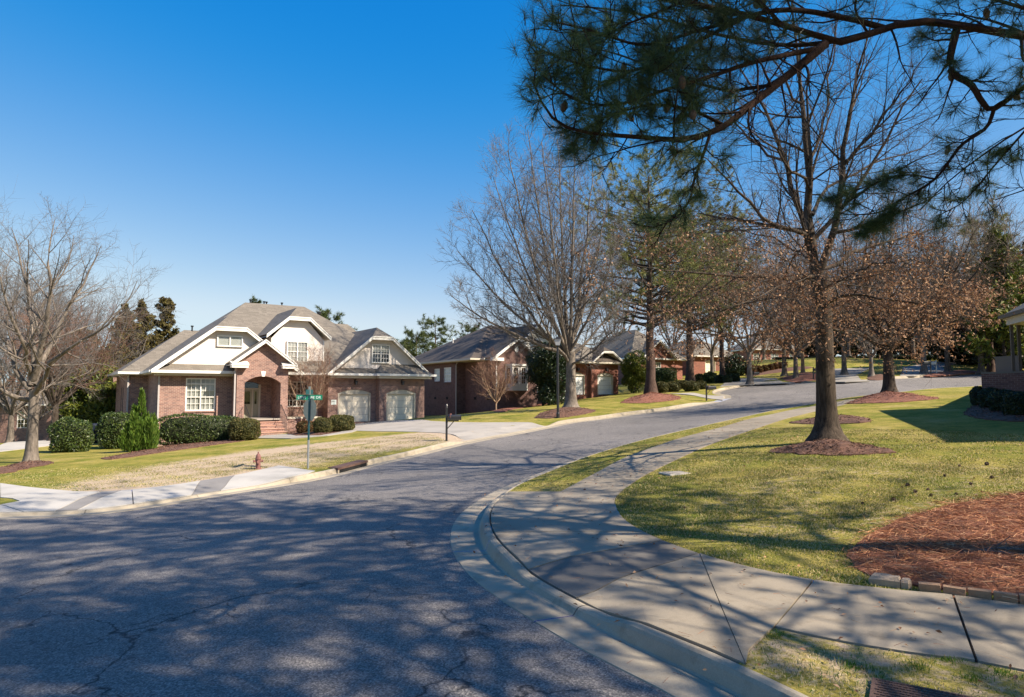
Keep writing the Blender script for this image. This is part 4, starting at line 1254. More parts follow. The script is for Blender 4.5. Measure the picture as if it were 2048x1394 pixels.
def gable(parent, sl_, zl, pts, sr, zr_, tf, tb, apex=None, mat='shingle', trim='white', fw=.24, wallmat=None, wt=None, base=None, soffit='cream', name='gable_roof', th=.17, side=0):
    """cross gable; pts = inner profile (one apex, or two clip points with apex=(s, t, z))"""
    m = MB()
    if apex:
        (a, za), (b, zb) = pts; as_, at__, az = apex
        m.poly([(sl_,tf,zl),(a,tf,za),(as_,at__,az),(as_,tb,az),(sl_,tb,zl)])
        m.poly([(b,tf,zb),(sr,tf,zr_),(sr,tb,zr_),(as_,tb,az),(as_,at__,az)])
        m.poly([(a,tf,za),(b,tf,zb),(as_,at__,az)])
    else:
        (a, za) = pts[0]
        m.poly([(sl_,tf,zl),(a,tf,za),(a,tb,za),(sl_,tb,zl)][::-1]); m.poly([(a,tf,za),(sr,tf,zr_),(sr,tb,zr_),(a,tb,za)][::-1])
    r = m.build(name, M[mat], parent)
    prof = [(sl_, zl)]+list(pts)+[(sr, zr_)]
    f = MB(); s = MB()
    for (p, q) in zip(prof[:-1], prof[1:]):
        L = math.hypot(q[0]-p[0], q[1]-p[1])
        f.prism([(p[0], p[1]-fw), (q[0], q[1]-fw), (q[0], q[1]-.004), (p[0], p[1]-.004)], tf-.035, tf+.02)
        f.prism([(p[0], p[1]-.07), (q[0], q[1]-.07), (q[0], q[1]+.004), (p[0], p[1]+.004)], tf-.07, tf-.036)
        s.poly([(p[0], tf+.02, p[1]-th), (q[0], tf+.02, q[1]-th), (q[0], tb, q[1]-th), (p[0], tb, p[1]-th)])
    f.build('fascia', M[trim], r); s.build('soffit', M[soffit], r)
    if wallmat:
        base = zl if base is None else base
        def zp(x):
            for (p, q) in zip(prof[:-1], prof[1:]):
                if p[0] <= x <= q[0]: return p[1]+(q[1]-p[1])*(x-p[0])/(q[0]-p[0]+1e-9)
            return zl
        sl0 = sl_+(base+th-zl)*(pts[0][0]-sl_)/(pts[0][1]-zl) if base+th > zl else sl_+.1
        sr0 = sr-(base+th-zr_)*(sr-pts[-1][0])/(pts[-1][1]-zr_) if base+th > zr_ else sr-.1
        poly = [(sl0, base), (sr0, base)]+[(x, z-th) for x, z in reversed(pts)]
        MB().poly([(x, wt, z) for x, z in poly]).build('gable_wall', M[wallmat], parent)
    return r
def pipe(parent, x, y, z, h=.35, r=.05, mat='black'):
    MB().lathe([(r, -.25), (r, h*.72), (r*1.9, h*.78), (r*1.9, h), (0, h)], (x, y, z), 8).build('vent_pipe', M[mat], parent)
def downspout(parent, x, y, z0, z1, mat='downspout'):
    m = MB(); m.box(x-.045, x+.045, y-.07, y, z0, z1-.35)
    m.tube([(x, y-.035, z1-.4), (x, y-.05, z1-.3), (x, y-.28, z1-.06), (x, y-.3, z1)], .045, 6)
    m.tube([(x, y-.035, z0+.02), (x, y-.1, z0-.06), (x, y-.35, z0-.12)], .045, 6)
    m.build('downspout', M[mat], parent)
def wall_lamp(parent, xf, a, z):
    m = MB(xf); m.box(a-.05, a+.05, -.02, 0, z-.08, z+.14)
    m.tube([(a, -.02, z+.1), (a, -.14, z+.2), (a, -.22, z+.12)], .015, 6); m.build('wall_lamp', M['black'], parent)
    lm = MB(xf); lm.prism([(a-.06, z-.2), (a+.06, z-.2), (a+.1, z+.06), (a-.1, z+.06)], -.32, -.12); l = lm.build('lamp_lantern', M['black'], parent)

M['nosing'] = simple('highlit_brick_nosing', (.52, .30, .22), .85, .12, 12)  # nosing lightened so the tread-edge highlight sits in its colour
# ---------------------------------------------------------------- first house
PH = R_(35)
p0 = at(755, 840, 47)
H1 = empty('brick_house', (p0[0], p0[1], CAMZ-1.92), PH)
tag(H1, 'pink brick house with clipped stucco gables, an arched porch and two cream garage doors', 'house')
ZB = -1.9; ZW = 3.12
F0 = XF('front', 0)
wall(H1, F0, -13.7, -9.6, ZB, ZW, 'brick', [(-12.19, -10.54, .89, 2.84, 0)])
window(H1, F0, -12.19, -10.54, .89, 2.84, 2, 3, 2, True, sill='brick', blind=.02)
wall(H1, XF('front', 1.0), -6.55, -3.55, ZB, ZW, 'brick', [(-6.05, -4.55, 1.04, 2.72, 0)])
window(H1, XF('front', 1.0), -6.05, -4.55, 1.04, 2.72, 2, 3, 2, False, sill='brick')
wall(H1, F0, -3.55, -.15, ZB, ZW, 'brick', [(-2.86, -.52, -.01, 1.95, .24)], rev=.22)
wall(H1, XF('front', -.6), -.15, 3.3, ZB, ZW, 'brick', [(.38, 2.62, -.01, 1.95, .24)], rev=.22)
for a0, a1, t in ((-2.86, -.52, 0), (.38, 2.62, -.6)):
    garage_door(H1, XF('front', t), a0, a1, 1.95, .24)
    voussoirs(H1, XF('front', t), a0-.02, a1+.02, 1.97, .25, 'brick')
    wall_lamp(H1, XF('front', t), (a0+a1)/2-.0, 2.72)
    MB(XF('front', t)).box(a0-.05, a1+.05, .1, .6, -.25, -.005).build('threshold', M['drive'], H1)
wall(H1, XF('left', -.15), 0, .6, ZB, ZW, 'brick')
wall(H1, XF('right', 3.3), -.6, 13.8, ZB, ZW, 'brick')
wall(H1, XF('left', -3.55), -1.0, 0, ZB, ZW, 'brick')
wall(H1, XF('left', -13.7), -4.0, 0, ZB, ZW, 'brick')
wall(H1, XF('front', 4.0), -14.85, -13.7, ZB, ZW, 'brick')
wl_op = [(-7.6, -7.15, .6, 2.35, 0), (-6.5, -6.05, .6, 2.35, 0)]
wall(H1, XF('left', -14.85), -11.0, -4.0, ZB, ZW, 'brick', wl_op)
for a, b, c, d, r in wl_op: window(H1, XF('left', -14.85), a, b, c, d, 1, 1, 1, mat='darkbronze', sill='brick')
wall(H1, XF('back', 13.8), -3.3, 14.85, ZB, ZW, 'brick')
wall(H1, XF('left', -13.6), -13.8, -11.0, ZB, ZW, 'brick')
# porch
PT = -1.2
wall(H1, XF('front', PT), -9.6, -6.55, ZB, 3.9, 'brick', [(-9.15, -7.0, .4, 2.56, .42)], rev=.35)
voussoirs(H1, XF('front', PT), -9.15, -7.0, 2.56, .42, 'brick', .23, key=True)
MB().poly([(-9.6,PT,3.9),(-6.55,PT,3.9),(-6.75,PT,4.05),(-8.075,PT,5.02),(-9.4,PT,4.05)]).build('gable_wall', M['brick'], H1)
wall(H1, XF('left', -9.6), 0, 1.2, ZB, 3.6, 'brick'); wall(H1, XF('right', -6.55), -1.2, 1.0, ZB, 3.6, 'brick')
wall(H1, XF('right', -9.15), -.86, .8, .2, 3.2, 'brick'); wall(H1, XF('left', -7.0), -.8, .86, .2, 3.2, 'brick')
wall(H1, XF('front', .8), -9.15, -7.0, .2, 3.2, 'brick', [(-9.08, -7.68, .4, 2.5, .16)], rev=.1)
MB().box(-9.15, -7.0, -.86, .8, 3.0, 3.02).build('porch_ceiling', M['cream'], H1)
MB().box(-9.15, -7.0, PT-.12, .8, .3, .4).build('porch_floor', M['drive'], H1)
XD = XF('front', .86)
dfr = MB(XD); dfr.box(-9.08, -8.98, -.04, .1, .4, 2.5); dfr.box(-7.8, -7.68, -.04, .1, .4, 2.5); dfr.box(-8.98, -7.8, -.039, .1, 2.18, 2.26); dfr.box(-8.2, -8.13, -.038, .1, .4, 2.18)
dfo = dfr.build('front_door', M['cream'], H1)
for x0, x1 in ((-8.98, -8.2), (-8.13, -7.8)):
    m = MB(XD); m.box(x0, x1, .01, .05, .4, 1.25); m.box(x0, x0+.1, .011, .049, 1.25, 2.18); m.box(x1-.1, x1, .011, .049, 1.25, 2.18); m.box(x0+.1, x1-.1, .012, .048, 2.05, 2.18); m.build('door_leaf', M['doorpaint'], dfo)
    MB(XD).poly([(x0+.1,.03,1.25),(x1-.1,.03,1.25),(x1-.1,.03,2.05),(x0+.1,.03,2.05)]).build('pane', M['glass'], dfo)
MB(XD).poly([(p[0],.03,p[1]) for p in [(-8.98,2.26),(-7.8,2.26),(-7.8,2.5),*arc(-9.0,-7.76,2.5,.14,6)[::-1][1:-1],(-8.98,2.5)]]).build('fanlight', M['glass'], dfo)
MB(XD).box(-9.1, -7.6, .4, .42, .3, 2.8).build('dark_backing', M['interior'], dfo)
# brick steps: each one a part
for k in range(5):
    zt_ = .4-.19*k-.02; t1 = PT-.12-.3*k
    st = MB(); st.box(-9.2, -7.0, t1-.3, t1-.002, zt_-.35 if k < 4 else -1.2, zt_-.21); st.build('step', M['brick'], H1); MB().box(-9.23, -6.97, t1-.335, t1-.002, zt_-.21, zt_-.17).build('step_nosing', M['nosing'], H1)
for sx in (-9.14, -7.04):
    r = MB(); A_pt = (sx, PT-.05, 1.25); pts = [(sx, PT-.1, 1.2), (sx, PT-.35, 1.22), (sx, PT-1.6, .42), (sx, PT-1.62, .3)]
    r.tube(pts, .02, 6)
    for k in range(9):
        y = PT-.2-.16*k; zt2 = 1.2-max(0, (.16*k-.15))*.64; zb2 = .38-.19*max(0, int((.16*k+.08)/.3)+0)-.05
        r.tube([(sx, y, zb2-.1), (sx, y, zt2)], .009, 4)
    r.build('railing', M['black'], H1)
MB().box(-6.55, -4.2, -.6, 1.0, ZB, .32).build('terrace_wall', M['brick'], H1)
MB().box(-6.55, -4.16, -.64, 1.0, .32, .42).build('terrace_cap', M['cream'], H1)
# roofs
EV = 3.27
hip(H1, -14.1, 3.75, -.4, 14.3, EV, -7.3, -3.0, 7.0, 8.5, fascia='white')
hip(H1, -15.3, -8.2, 3.55, 11.4, EV-.01, -11.2, -8.6, 7.45, 6.32, fascia='white')
hip(H1, -2.0, 6.2, 8.4, 15.8, EV+.6, 1.1, 2.4, 12, 7.9, fascia='white')
gable(H1, -14.1, EV+.02, [(-10.68, 5.98), (-8.9, 5.98)], -5.4, EV+.02, -.42, 5.5, apex=(-9.79, .75, 6.75), wallmat='stucco', wt=.02, base=3.62, fw=.26)
gable(H1, -3.72, EV+.02, [(-.66, 5.86), (.86, 5.86)], 3.87, EV+.02, -.5, 5.2, apex=(.1, .55, 6.58), wallmat='stucco', wt=.01, base=3.62, fw=.24)
gable(H1, -7.5, 5.72, [(-6.08, 6.95), (-4.68, 6.95)], -3.26, 5.72, .4, 5.6, apex=(-5.38, 1.2, 7.65), wallmat=None, fw=.24)
dn = MB(); dn.poly([(-7.1,.8,3.8),(-3.62,.8,3.8),(-3.62,.8,5.5),(-4.75,.8,6.73),(-6.01,.8,6.73),(-7.1,.8,5.5)])
dn.poly([(-7.1,5,3.8),(-7.1,.8,3.8),(-7.1,.8,5.6),(-7.1,5,5.6)]); dn.poly([(-3.62,.8,3.8),(-3.62,5,3.8),(-3.62,5,5.6),(-3.62,.8,5.6)])
dn.build('dormer_wall', M['stucco'], H1)
MB().box(-7.13, -3.6, .76, .8, 3.8, 3.93).box(-3.68, -3.6, .765, .8, 3.93, 5.5).build('dormer_trim', M['white'], H1)
gable(H1, -10.0, 3.76, [(-8.075, 5.22)], -6.15, 3.76, PT-.42, 3.2, fw=.22, soffit='cream')
for a, b in ((-10.0, -9.05), (-7.02, -6.15)):
    m = MB(); m.box(a, b, PT-.42, PT+.02, 3.46, 3.6); m.box(a-.03, b+.03, PT-.45, PT+.02, 3.6, 3.7); m.poly([(a-.03,PT-.45,3.705),(b+.03,PT-.45,3.705),(b+.03,PT,3.86),(a-.03,PT,3.86)])
    m.build('cornice_return', M['white'], H1)
# skirt roofs under the stucco gables
sk = MB(); sk.poly([(-13.55,-.62,EV+.0),(-9.55,-.62,EV+.0),(-9.55,.02,3.66),(-13.0,.02,3.66)]); sk.build('skirt_roof', M['shingle'], H1)
MB().box(-14.12, -9.62, -.74, -.42, EV-.16, EV+.0).build('gutter', M['white'], H1)
MB().box(-13.9, -9.62, -.42, .0, EV-.3, EV-.16).build('frieze_board', M['cream'], H1)
sk = MB(); sk.poly([(-3.3,-.66,EV),(-.4,-.66,EV),(-.4,.01,3.66),(-2.9,.01,3.66)])
sk.poly([(-.5,-1.12,EV),(3.75,-1.12,EV),(2.95,.01,3.98),(.25,.01,3.98)]); sk.poly([(-.5,-.3,EV),(-.5,-1.12,EV),(.25,.01,3.98)]); sk.poly([(3.75,-1.12,EV),(3.75,.3,EV),(2.95,.01,3.98)])
sk.build('skirt_roof', M['shingle'], H1)
g = MB(); g.box(-3.85, -.55, -.76, -.5, EV-.15, EV); g.box(-.62, 3.95, -1.24, -1.12, EV-.15, EV); g.box(-.62, -.5, -1.12, -.6, EV-.151, EV-.001); g.build('gutter', M['white'], H1)
g = MB(); g.box(-3.6, -.2, -.5, -.03, EV-.32, EV-.16); g.box(-.4, 3.6, -1.1, -.63, EV-.32, EV-.16); g.build('frieze_board', M['cream'], H1)
window(H1, XF('front', 0), -10.55, -9.05, 4.78, 5.47, 2, 1, 0, mr=0, d=-.05, blind=.02, room=True, proud=True)
window(H1, XF('front', .8), -6.12, -4.72, 3.98, 5.36, 2, 3, 2, d=-.07, blind=.0, room=True, proud=True)
window(H1, XF('front', 0), -.52, .82, 4.03, 5.34, 2, 3, 2, d=-.07, room=True, proud=True, blind=.62)
for (x, y, z) in ((-6.9, 7.2, 8.45), (-5.9, 7.3, 8.4), (-5.7, 7.4, 8.4), (-4.6, 7.3, 8.4)): pipe(H1, x, y, z, .33)
pipe(H1, -10.7, 7.4, 6.3, .35); pipe(H1, -1.4, 8.3, 7.6, .75, .09)
downspout(H1, -9.72, PT-.0, -.7, 3.6); downspout(H1, -13.62, 0, -1.1, 3.2); downspout(H1, -14.8, 4.0, -1.2, 3.2); downspout(H1, -3.95, 1.0, .3, 3.1)
nm = MB(XF('front', 0)); nm.box(-3.33, -2.98, -.02, 0, 1.18, 1.5); nb_ = nm.build('number_plaque', M['letter'], H1)
def text(s, size, loc, rot, mat, parent, name='lettering', ext=.002):
    c = bpy.data.curves.new(name, 'FONT'); c.body = s; c.size = size; c.extrude = ext; c.align_x = 'CENTER'; c.align_y = 'CENTER'
    tmp = bpy.data.objects.new('tmp', c); link(tmp); bpy.context.view_layer.update()
    me = bpy.data.meshes.new_from_object(tmp.evaluated_get(bpy.context.evaluated_depsgraph_get()))
    bpy.data.objects.remove(tmp)
    me.materials.clear(); me.materials.append(M[mat])
    o = bpy.data.objects.new(name, me); link(o); o.parent = parent; o.location = loc; o.rotation_euler = rot
    return o
text('8201', .13, (-3.155, -.026, 1.4), (R_(90), 0, 0), 'black', nb_)

# ---------------------------------------------------------------- second house
PH2 = R_(32); q0 = at(991, 790, 54.5)
H2 = empty('brick_house', (q0[0], q0[1], CAMZ-.1), PH2)
tag(H2, 'dark brick house with a bay window under a small gable, behind the tall bare tree', 'house')
FL = .1   # local z = eye z + .1
ZB = -3.2; ZW = 2.85; EV = 3.0
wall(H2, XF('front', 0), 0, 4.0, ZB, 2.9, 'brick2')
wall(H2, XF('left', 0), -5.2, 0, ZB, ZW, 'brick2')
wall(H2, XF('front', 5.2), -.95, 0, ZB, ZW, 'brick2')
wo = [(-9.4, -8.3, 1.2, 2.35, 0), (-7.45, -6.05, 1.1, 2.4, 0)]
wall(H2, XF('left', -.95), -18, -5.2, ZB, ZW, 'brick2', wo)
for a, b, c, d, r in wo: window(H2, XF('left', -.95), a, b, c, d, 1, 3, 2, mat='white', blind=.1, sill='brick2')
wall(H2, XF('front', 2.0), 4.0, 8.6, ZB, ZW, 'brick2', [(5.4, 6.6, .2, 2.3, 0)])
window(H2, XF('front', 2.0), 5.4, 6.6, .2, 2.3, 1, 3, 2)
wall(H2, XF('right', 4.0), 0, 2.0, ZB, ZW, 'brick2')
GT = 2.2
wall(H2, XF('front', GT), 8.4, 11.3, ZB, ZW, 'brick3', [(9.0, 10.85, -.05, 1.8, .22)], rev=.2)
wall(H2, XF('front', GT-.4), 11.3, 14.5, ZB, ZW, 'brick3', [(12.0, 13.9, -.05, 1.8, .22)], rev=.2)
wall(H2, XF('left', 11.3), -GT, -GT+.4, ZB, ZW, 'brick3'); wall(H2, XF('left', 8.4), -GT-2, -GT, ZB, ZW, 'brick3')
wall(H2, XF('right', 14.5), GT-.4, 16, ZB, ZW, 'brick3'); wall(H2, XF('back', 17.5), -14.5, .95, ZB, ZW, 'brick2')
for a0, a1, t in ((9.0, 10.85, GT), (12.0, 13.9, GT-.4)):
    garage_door(H2, XF('front', t), a0, a1, 1.8, .22, 'doorwhite'); wall_lamp(H2, XF('front', t), (a0+a1)/2, 2.35); voussoirs(H2, XF('front', t), a0, a1, 1.8, .22, 'brick3')
for t in (7, 9.4, 12, 14.5): MB(XF('left', -.95)).box(-t, -t+.42, -.01, .05, -.42, -.2).build('foundation_vent', M['void'], H2)
for t in (1.4, 3.6): MB(XF('left', 0)).box(-t, -t+.42, -.01, .05, -.42, -.2).build('foundation_vent', M['void'], H2)
hip(H2, -1.4, 15, 1.6, 17.8, EV, 4.9, 8.6, 9.6, 6.7, 'shingle2', 'cream')
hip(H2, -.45, 4.5, 1.0, 9, EV-.01, 2.0, 2.05, 5, 4.9, 'shingle2', 'cream')
gable(H2, -.45, EV, [(2.0, 4.75)], 4.45, EV, -.4, 6, mat='shingle2', fw=.26, wallmat='brick2', wt=.02, base=2.9)
for a, b in ((-.5, .55), (3.5, 4.5)): MB().box(a, b, -.42, .02, EV-.28, EV-.02).build('cornice_return', M['white'], H2)
bay = MB()
oc = [(.9, 0), (1.25, -.55), (2.75, -.55), (3.1, 0)]
bay.flat(oc, .34, .86); bay.flat([(.84, 0), (1.2, -.63), (2.8, -.63), (3.16, 0)], 2.35, 2.5)
for a, b in zip(oc[:-1], oc[1:]):
    L = math.hypot(b[0]-a[0], b[1]-a[1]); ux, uy = (b[0]-a[0])/L, (b[1]-a[1])/L
    for w0, w1, z0_, z1_ in ((0, .14, .86, 2.35), (L-.14, L, .86, 2.35), (.14, L-.14, 2.24, 2.35)):
        q = [(a[0]+ux*w0, a[1]+uy*w0), (a[0]+ux*w1, a[1]+uy*w1)]
        bay.poly([(q[0][0], q[0][1], z0_), (q[1][0], q[1][1], z0_), (q[1][0], q[1][1], z1_), (q[0][0], q[0][1], z1_)])
bo = bay.build('bay_window', M['siding'], H2)
for (a, b, n) in ((oc[0], oc[1], 1), (oc[1], oc[2], 2), (oc[2], oc[3], 1)):
    L = math.hypot(b[0]-a[0], b[1]-a[1]); ux, uy = (b[0]-a[0])/L, (b[1]-a[1])/L
    xf = lambda A, D, Z, a=a, ux=ux, uy=uy: (a[0]+ux*A-uy*D, a[1]+uy*A+ux*D, Z)
    if n == 2:
        window(H2, xf, .14, .62, .86, 2.24, 1, 2, 2, trim=.05, room=False); window(H2, xf, L-.62, L-.14, .86, 2.24, 1, 2, 2, trim=.05, room=False)
        MB(xf).box(.62, L-.62, -.0, .06, .86, 2.24).build('siding_panel', M['siding'], bo)
    else: window(H2, xf, .14, L-.14, .86, 2.24, 1, 1, 2, trim=.05, room=False)
MB().box(1.0, 3.0, -.2, 0, .4, 2.3).build('dark_backing', M['interior'], bo)
MB(F0).lathe([(0, 0), (.22, 0), (.22, .03), (0, .03)], (0, 0, 0), 12)
ro = MB(); ro.poly([(2.0+.2*math.cos(k*math.pi/4), -.03, 3.75+.28*math.sin(k*math.pi/4)) for k in range(8)]).build('gable_rosette', M['white'], H2)
gable(H2, 2.9, 3.6, [(5.9, 6.3)], 8.9, 3.6, 2.4, 8, mat='shingle2', fw=.28, wallmat='siding', wt=2.8, base=3.3)
for k in range(14): MB().box(3.7+k*.33, 3.74+k*.33, 2.77, 2.8, 3.3, 3.9+.5*min(k, 13-k)*.5).build('batten', M['white'], H2)
window(H2, XF('front', 2.8), 5.5, 6.5, 3.9, 4.8, 1, 3, 1, d=-.08, mr=.5, room=True, proud=True)
gable(H2, 11.1, EV+.02, [(12.4, 4.0), (13.5, 4.0)], 14.9, EV+.02, GT-.85, 6.5, apex=(12.95, GT-.2, 4.45), mat='shingle2', fw=.16, wallmat=None)
MB().poly([(11.5, GT-.8, EV+.05), (14.5, GT-.8, EV+.05), (13.6, GT+.2, 3.9), (12.3, GT+.2, 3.9)]).build('skirt_roof', M['shingle2'], H2)
hip(H2, 7.9, 15.0, GT-.8, 9.5, EV+.005, 10.9, 11.6, 4.8, 5.1, 'shingle', 'cream')
pipe(H2, 2.0, 11.5, 4.9, .5, .05, 'white')
downspout(H2, 0.06, 0, -1.8, 2.9, 'white'); downspout(H2, -.9, 5.2, -1.8, 2.9)

# ---------------------------------------------------------------- third house and the ones beyond
def far_house(xy, z0, ph, W, D, label, mat='brick3', roofm='shingle', wh=2.9, zr=6.5, fb=2.0, windows=(), doors=(), gables=(), name='brick_house', cat='house', doormat='doorcream'):
    r = empty(name, (xy[0], xy[1], z0), ph); tag(r, label, cat)
    op = [(a, b, c, d, 0) for a, b, c, d in windows]+[(a, b, -.05, 2.0, .15) for a, b in doors]
    wall(r, F0, 0, W, -fb, wh, mat, op)
    for a, b, c, d in windows: window(r, F0, a, b, c, d, 2 if b-a > 1.2 else 1, 2, 2, room=True, blind=.5, dm=.03)
    for a, b in doors: garage_door(r, F0, a, b, 2.0, .15, doormat)
    wall(r, XF('left', 0), -D, 0, -fb, wh, mat); wall(r, XF('right', W), 0, D, -fb, wh, mat); wall(r, XF('back', D), -W, 0, -fb, wh, mat)
    run = min(W, D)/2
    if W >= D: hip(r, -.4, W+.4, -.4, D+.4, wh+.15, run, W-run, D/2, zr, roofm, 'white')
    else: hip(r, -.4, W+.4, -.4, D+.4, wh+.15, W/2-.01, W/2+.01, run, zr, roofm, 'white', rt2=D-run)
    for a, b, z in gables:
        gable(r, a, wh+.16, [((a+b)/2, z)], b, wh+.16, -.75, D/2, mat=roofm, fw=.22, wallmat=mat, wt=-.3, base=wh)
    return r
q = at(1262, 775, 80)
far_house(q, CAMZ+.9, R_(28), 8, 12, 'orange brick house with a tall white window, behind the thick pine trunk', windows=((3.2, 4.6, .4, 2.9),), gables=((1.2, 6.6, 5.6),), zr=7.2, wh=3.2)
q = at(1387, 765, 88)
far_house(q, CAMZ+2.3, R_(22), 7.2, 11, 'small red brick garage wing with two cream doors, past the second pine trunk', doors=((1.9, 3.6), (4.2, 5.9)), zr=5.2, wh=2.5)
q = at(1497, 745, 125)
far_house(q, CAMZ+5.2, R_(8), 12, 10, 'far brick house with pale porch columns, glimpsed through bare branches', windows=((1, 2.4, .3, 2.2), (4.5, 6, .3, 2.2), (8.2, 9.6, .3, 2.2)), zr=6.5, wh=2.9)
q = at(-120, 850, 72)
far_house(q, CAMZ-4.2, R_(6), 11, 9, 'tan brick house with pale windows seen under the bare trees, at the far left edge', windows=((1, 2.2, .5, 2.3), (4, 5.2, .5, 2.3), (7.6, 9, .5, 2.3)), zr=5.5, mat='brick')
q = at(108, 850, 78)
far_house(q, CAMZ-3.8, R_(14), 9.5, 9, 'low white house with a pale grey roof left of the olive evergreens', mat='siding', windows=((1.2, 2.4, .5, 2.2), (5, 6.4, .5, 2.2)), zr=5.2, wh=3.3)
# ---------------------------------------------------------------- house at the right edge
c1 = at(2004, 630, 26.5)[:2]; dirv = np.array((15.4, 15.0))-c1; Lr = float(np.linalg.norm(dirv)); dirv /= Lr
PHR = math.atan2(-dirv[1], -dirv[0]) + math.pi
HR = empty('brick_house', (c1[0], c1[1], zt1(*c1)), PHR)
# local x runs from the far corner towards the camera side, local -y... faces the lawn
EVz = CAMZ + 3.07 - HR.location.z
tag(HR, 'brick house at the right edge, wide cream eave, white posts and low brick wall', 'house')
sgn = 1
xl = lambda a, d, z: (a, d, z)
# roof slab overhanging; body set back .7 m
W2 = Lr; D2 = 12
hip(HR, 0, W2, 0, D2, EVz, 5.2, W2-5.2, D2/2, EVz+4.2, 'shingle', 'postshade')
MB().box(.3, W2-.3, .04, D2-.3, EVz-.42, EVz-.2).build('frieze_board', M['cream'], HR)
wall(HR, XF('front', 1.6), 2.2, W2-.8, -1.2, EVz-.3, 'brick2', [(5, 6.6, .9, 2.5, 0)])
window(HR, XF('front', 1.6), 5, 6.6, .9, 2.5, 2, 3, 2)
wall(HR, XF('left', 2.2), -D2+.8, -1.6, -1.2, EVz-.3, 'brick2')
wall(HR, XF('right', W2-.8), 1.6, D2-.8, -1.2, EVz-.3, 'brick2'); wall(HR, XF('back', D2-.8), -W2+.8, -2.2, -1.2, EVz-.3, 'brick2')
def toHR(p):
    c_, s_ = math.cos(-PHR), math.sin(-PHR); x, y = p[0]-HR.location.x, p[1]-HR.location.y
    return (x*c_-y*s_, x*s_+y*c_)
def quad_from(a, b, th):
    a, b = np.array(a), np.array(b); t = (b-a)/np.linalg.norm(b-a); n = np.array((-t[1], t[0]))*th
    return [tuple(a), tuple(b), tuple(b+n), tuple(a+n)]
hz = HR.location.z
zz = lambda v, d: at(1024, v, d)[2]-hz
A0, B0, C0 = toHR(at(1964, 785, 27)[:2]), toHR(at(2100, 785, 25)[:2]), toHR(at(1990, 785, 34)[:2])
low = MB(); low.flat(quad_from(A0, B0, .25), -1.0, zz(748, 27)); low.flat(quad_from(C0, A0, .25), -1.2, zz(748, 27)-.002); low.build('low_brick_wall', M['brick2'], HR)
low = MB(); low.flat(quad_from(A0, B0, .3), zz(748, 27), zz(744.5, 27)); low.build('wall_cap', M['postshade'], HR)
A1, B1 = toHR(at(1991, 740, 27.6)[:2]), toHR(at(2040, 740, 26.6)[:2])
m = MB(); m.flat(quad_from(A1, B1, .08), zz(748, 27.4), zz(716, 27.4)); m.build('porch_panel', M['postshade'], HR)
m = MB(); m.flat(quad_from((A1[0]-.03, A1[1]-.03), (B1[0]+.03, B1[1]+.03), .14), zz(716, 27.4), zz(713, 27.4)); m.build('panel_cap', M['postshade'], HR)
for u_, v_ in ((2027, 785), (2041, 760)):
    x, y = toHR(at(u_, 740, 26.2)[:2]); MB().box(x-.05, x+.05, y-.05, y+.05, -.6, EVz-.2).build('porch_post', M['postshade'], HR)
# ================================================================ TREES IN PLACE
def htop(xy, u, v):
    d = xy[1]; return at(u, v, d)[2] - zt1(*xy)
def line3(pts): return [tuple(at(u, v, d)) for u, v, d in pts]
# --- tall bare tree by the lamp post
b = P(1142, 818); d0 = b[1]
targets = [(900,590,-2,.12),(915,500,1,.1),(945,420,-1,.10),(985,350,2,.10),(1015,300,-2,.12),(1055,262,1,.12),(1085,285,-1.5,.11),(1115,275,2,.12),(1150,300,-2,.11),(1185,330,0,.11),(1215,400,2,.10),(1240,470,-1.5,.09),(1262,560,1,.09),(1030,500,-3,.08),(1180,520,3.5,.08),(960,610,2,.08),(1100,420,-3.5,.08),(1245,640,-2,.07)]
limbs = []
for (u, v, dd, r) in targets:
    z0 = random.uniform(700, 735)
    sp = (u-1138)
    limbs.append((line3([(1139, z0, d0), (1138+sp*.30, z0-(z0-v)*.22, d0+dd*.4), (1138+sp*.68, z0-(z0-v)*.58, d0+dd*.8), (u, v, d0+dd)]), r*1.15))
bare_tree(b, 'very tall bare grey tree with upswept branches beside the black lamp post', tr=.36, th=3.6, limbs=limbs, seed=11, n2=18, n3=8, n4=8, lr=.4, upb=.12, tw=.0105, len2=.30, flare=2.0, sh2=.5)
# --- bare tree at the left
b = P(62, 924); d0 = b[1]
L = [([(62,770,0),(66,700,0),(58,600,.5),(40,520,1),(22,452,1)],.13), ([(66,760,0),(84,690,-.5),(100,600,-1),(96,520,-1.2),(110,440,-1)],.13),
     ([(66,770,0),(95,700,1),(140,610,1.5),(170,560,2),(205,490,2)],.13), ([(68,790,0),(110,720,-1),(150,690,-1.5),(215,650,-2),(278,560,-2)],.10),
     ([(60,780,0),(30,730,0),(0,650,.5),(-30,560,1)],.11), ([(58,800,0),(20,790,-.5),(-40,740,-1),(-100,650,-1)],.10), ([(62,750,0),(45,680,-1.5),(10,590,-2.5),(-10,500,-3)],.10),
     ([(66,740,0),(70,640,2),(130,540,3),(150,470,3.5)],.09), ([(68,800,0),(100,770,1.5),(150,760,2),(190,735,2.5)],.07)]
L = [(line3([(u, v, d0+dd) for u, v, dd in l]), r) for l, r in L]
bare_tree(b, 'bare spreading tree with a pale trunk in a mulch ring, leftmost on the lawn', tr=.22, th=2.9, limbs=L, seed=21, n2=11, n3=8, n4=6, upb=.06, tw=.0055, len2=.42, bark_='bark_grey', flare=1.5)
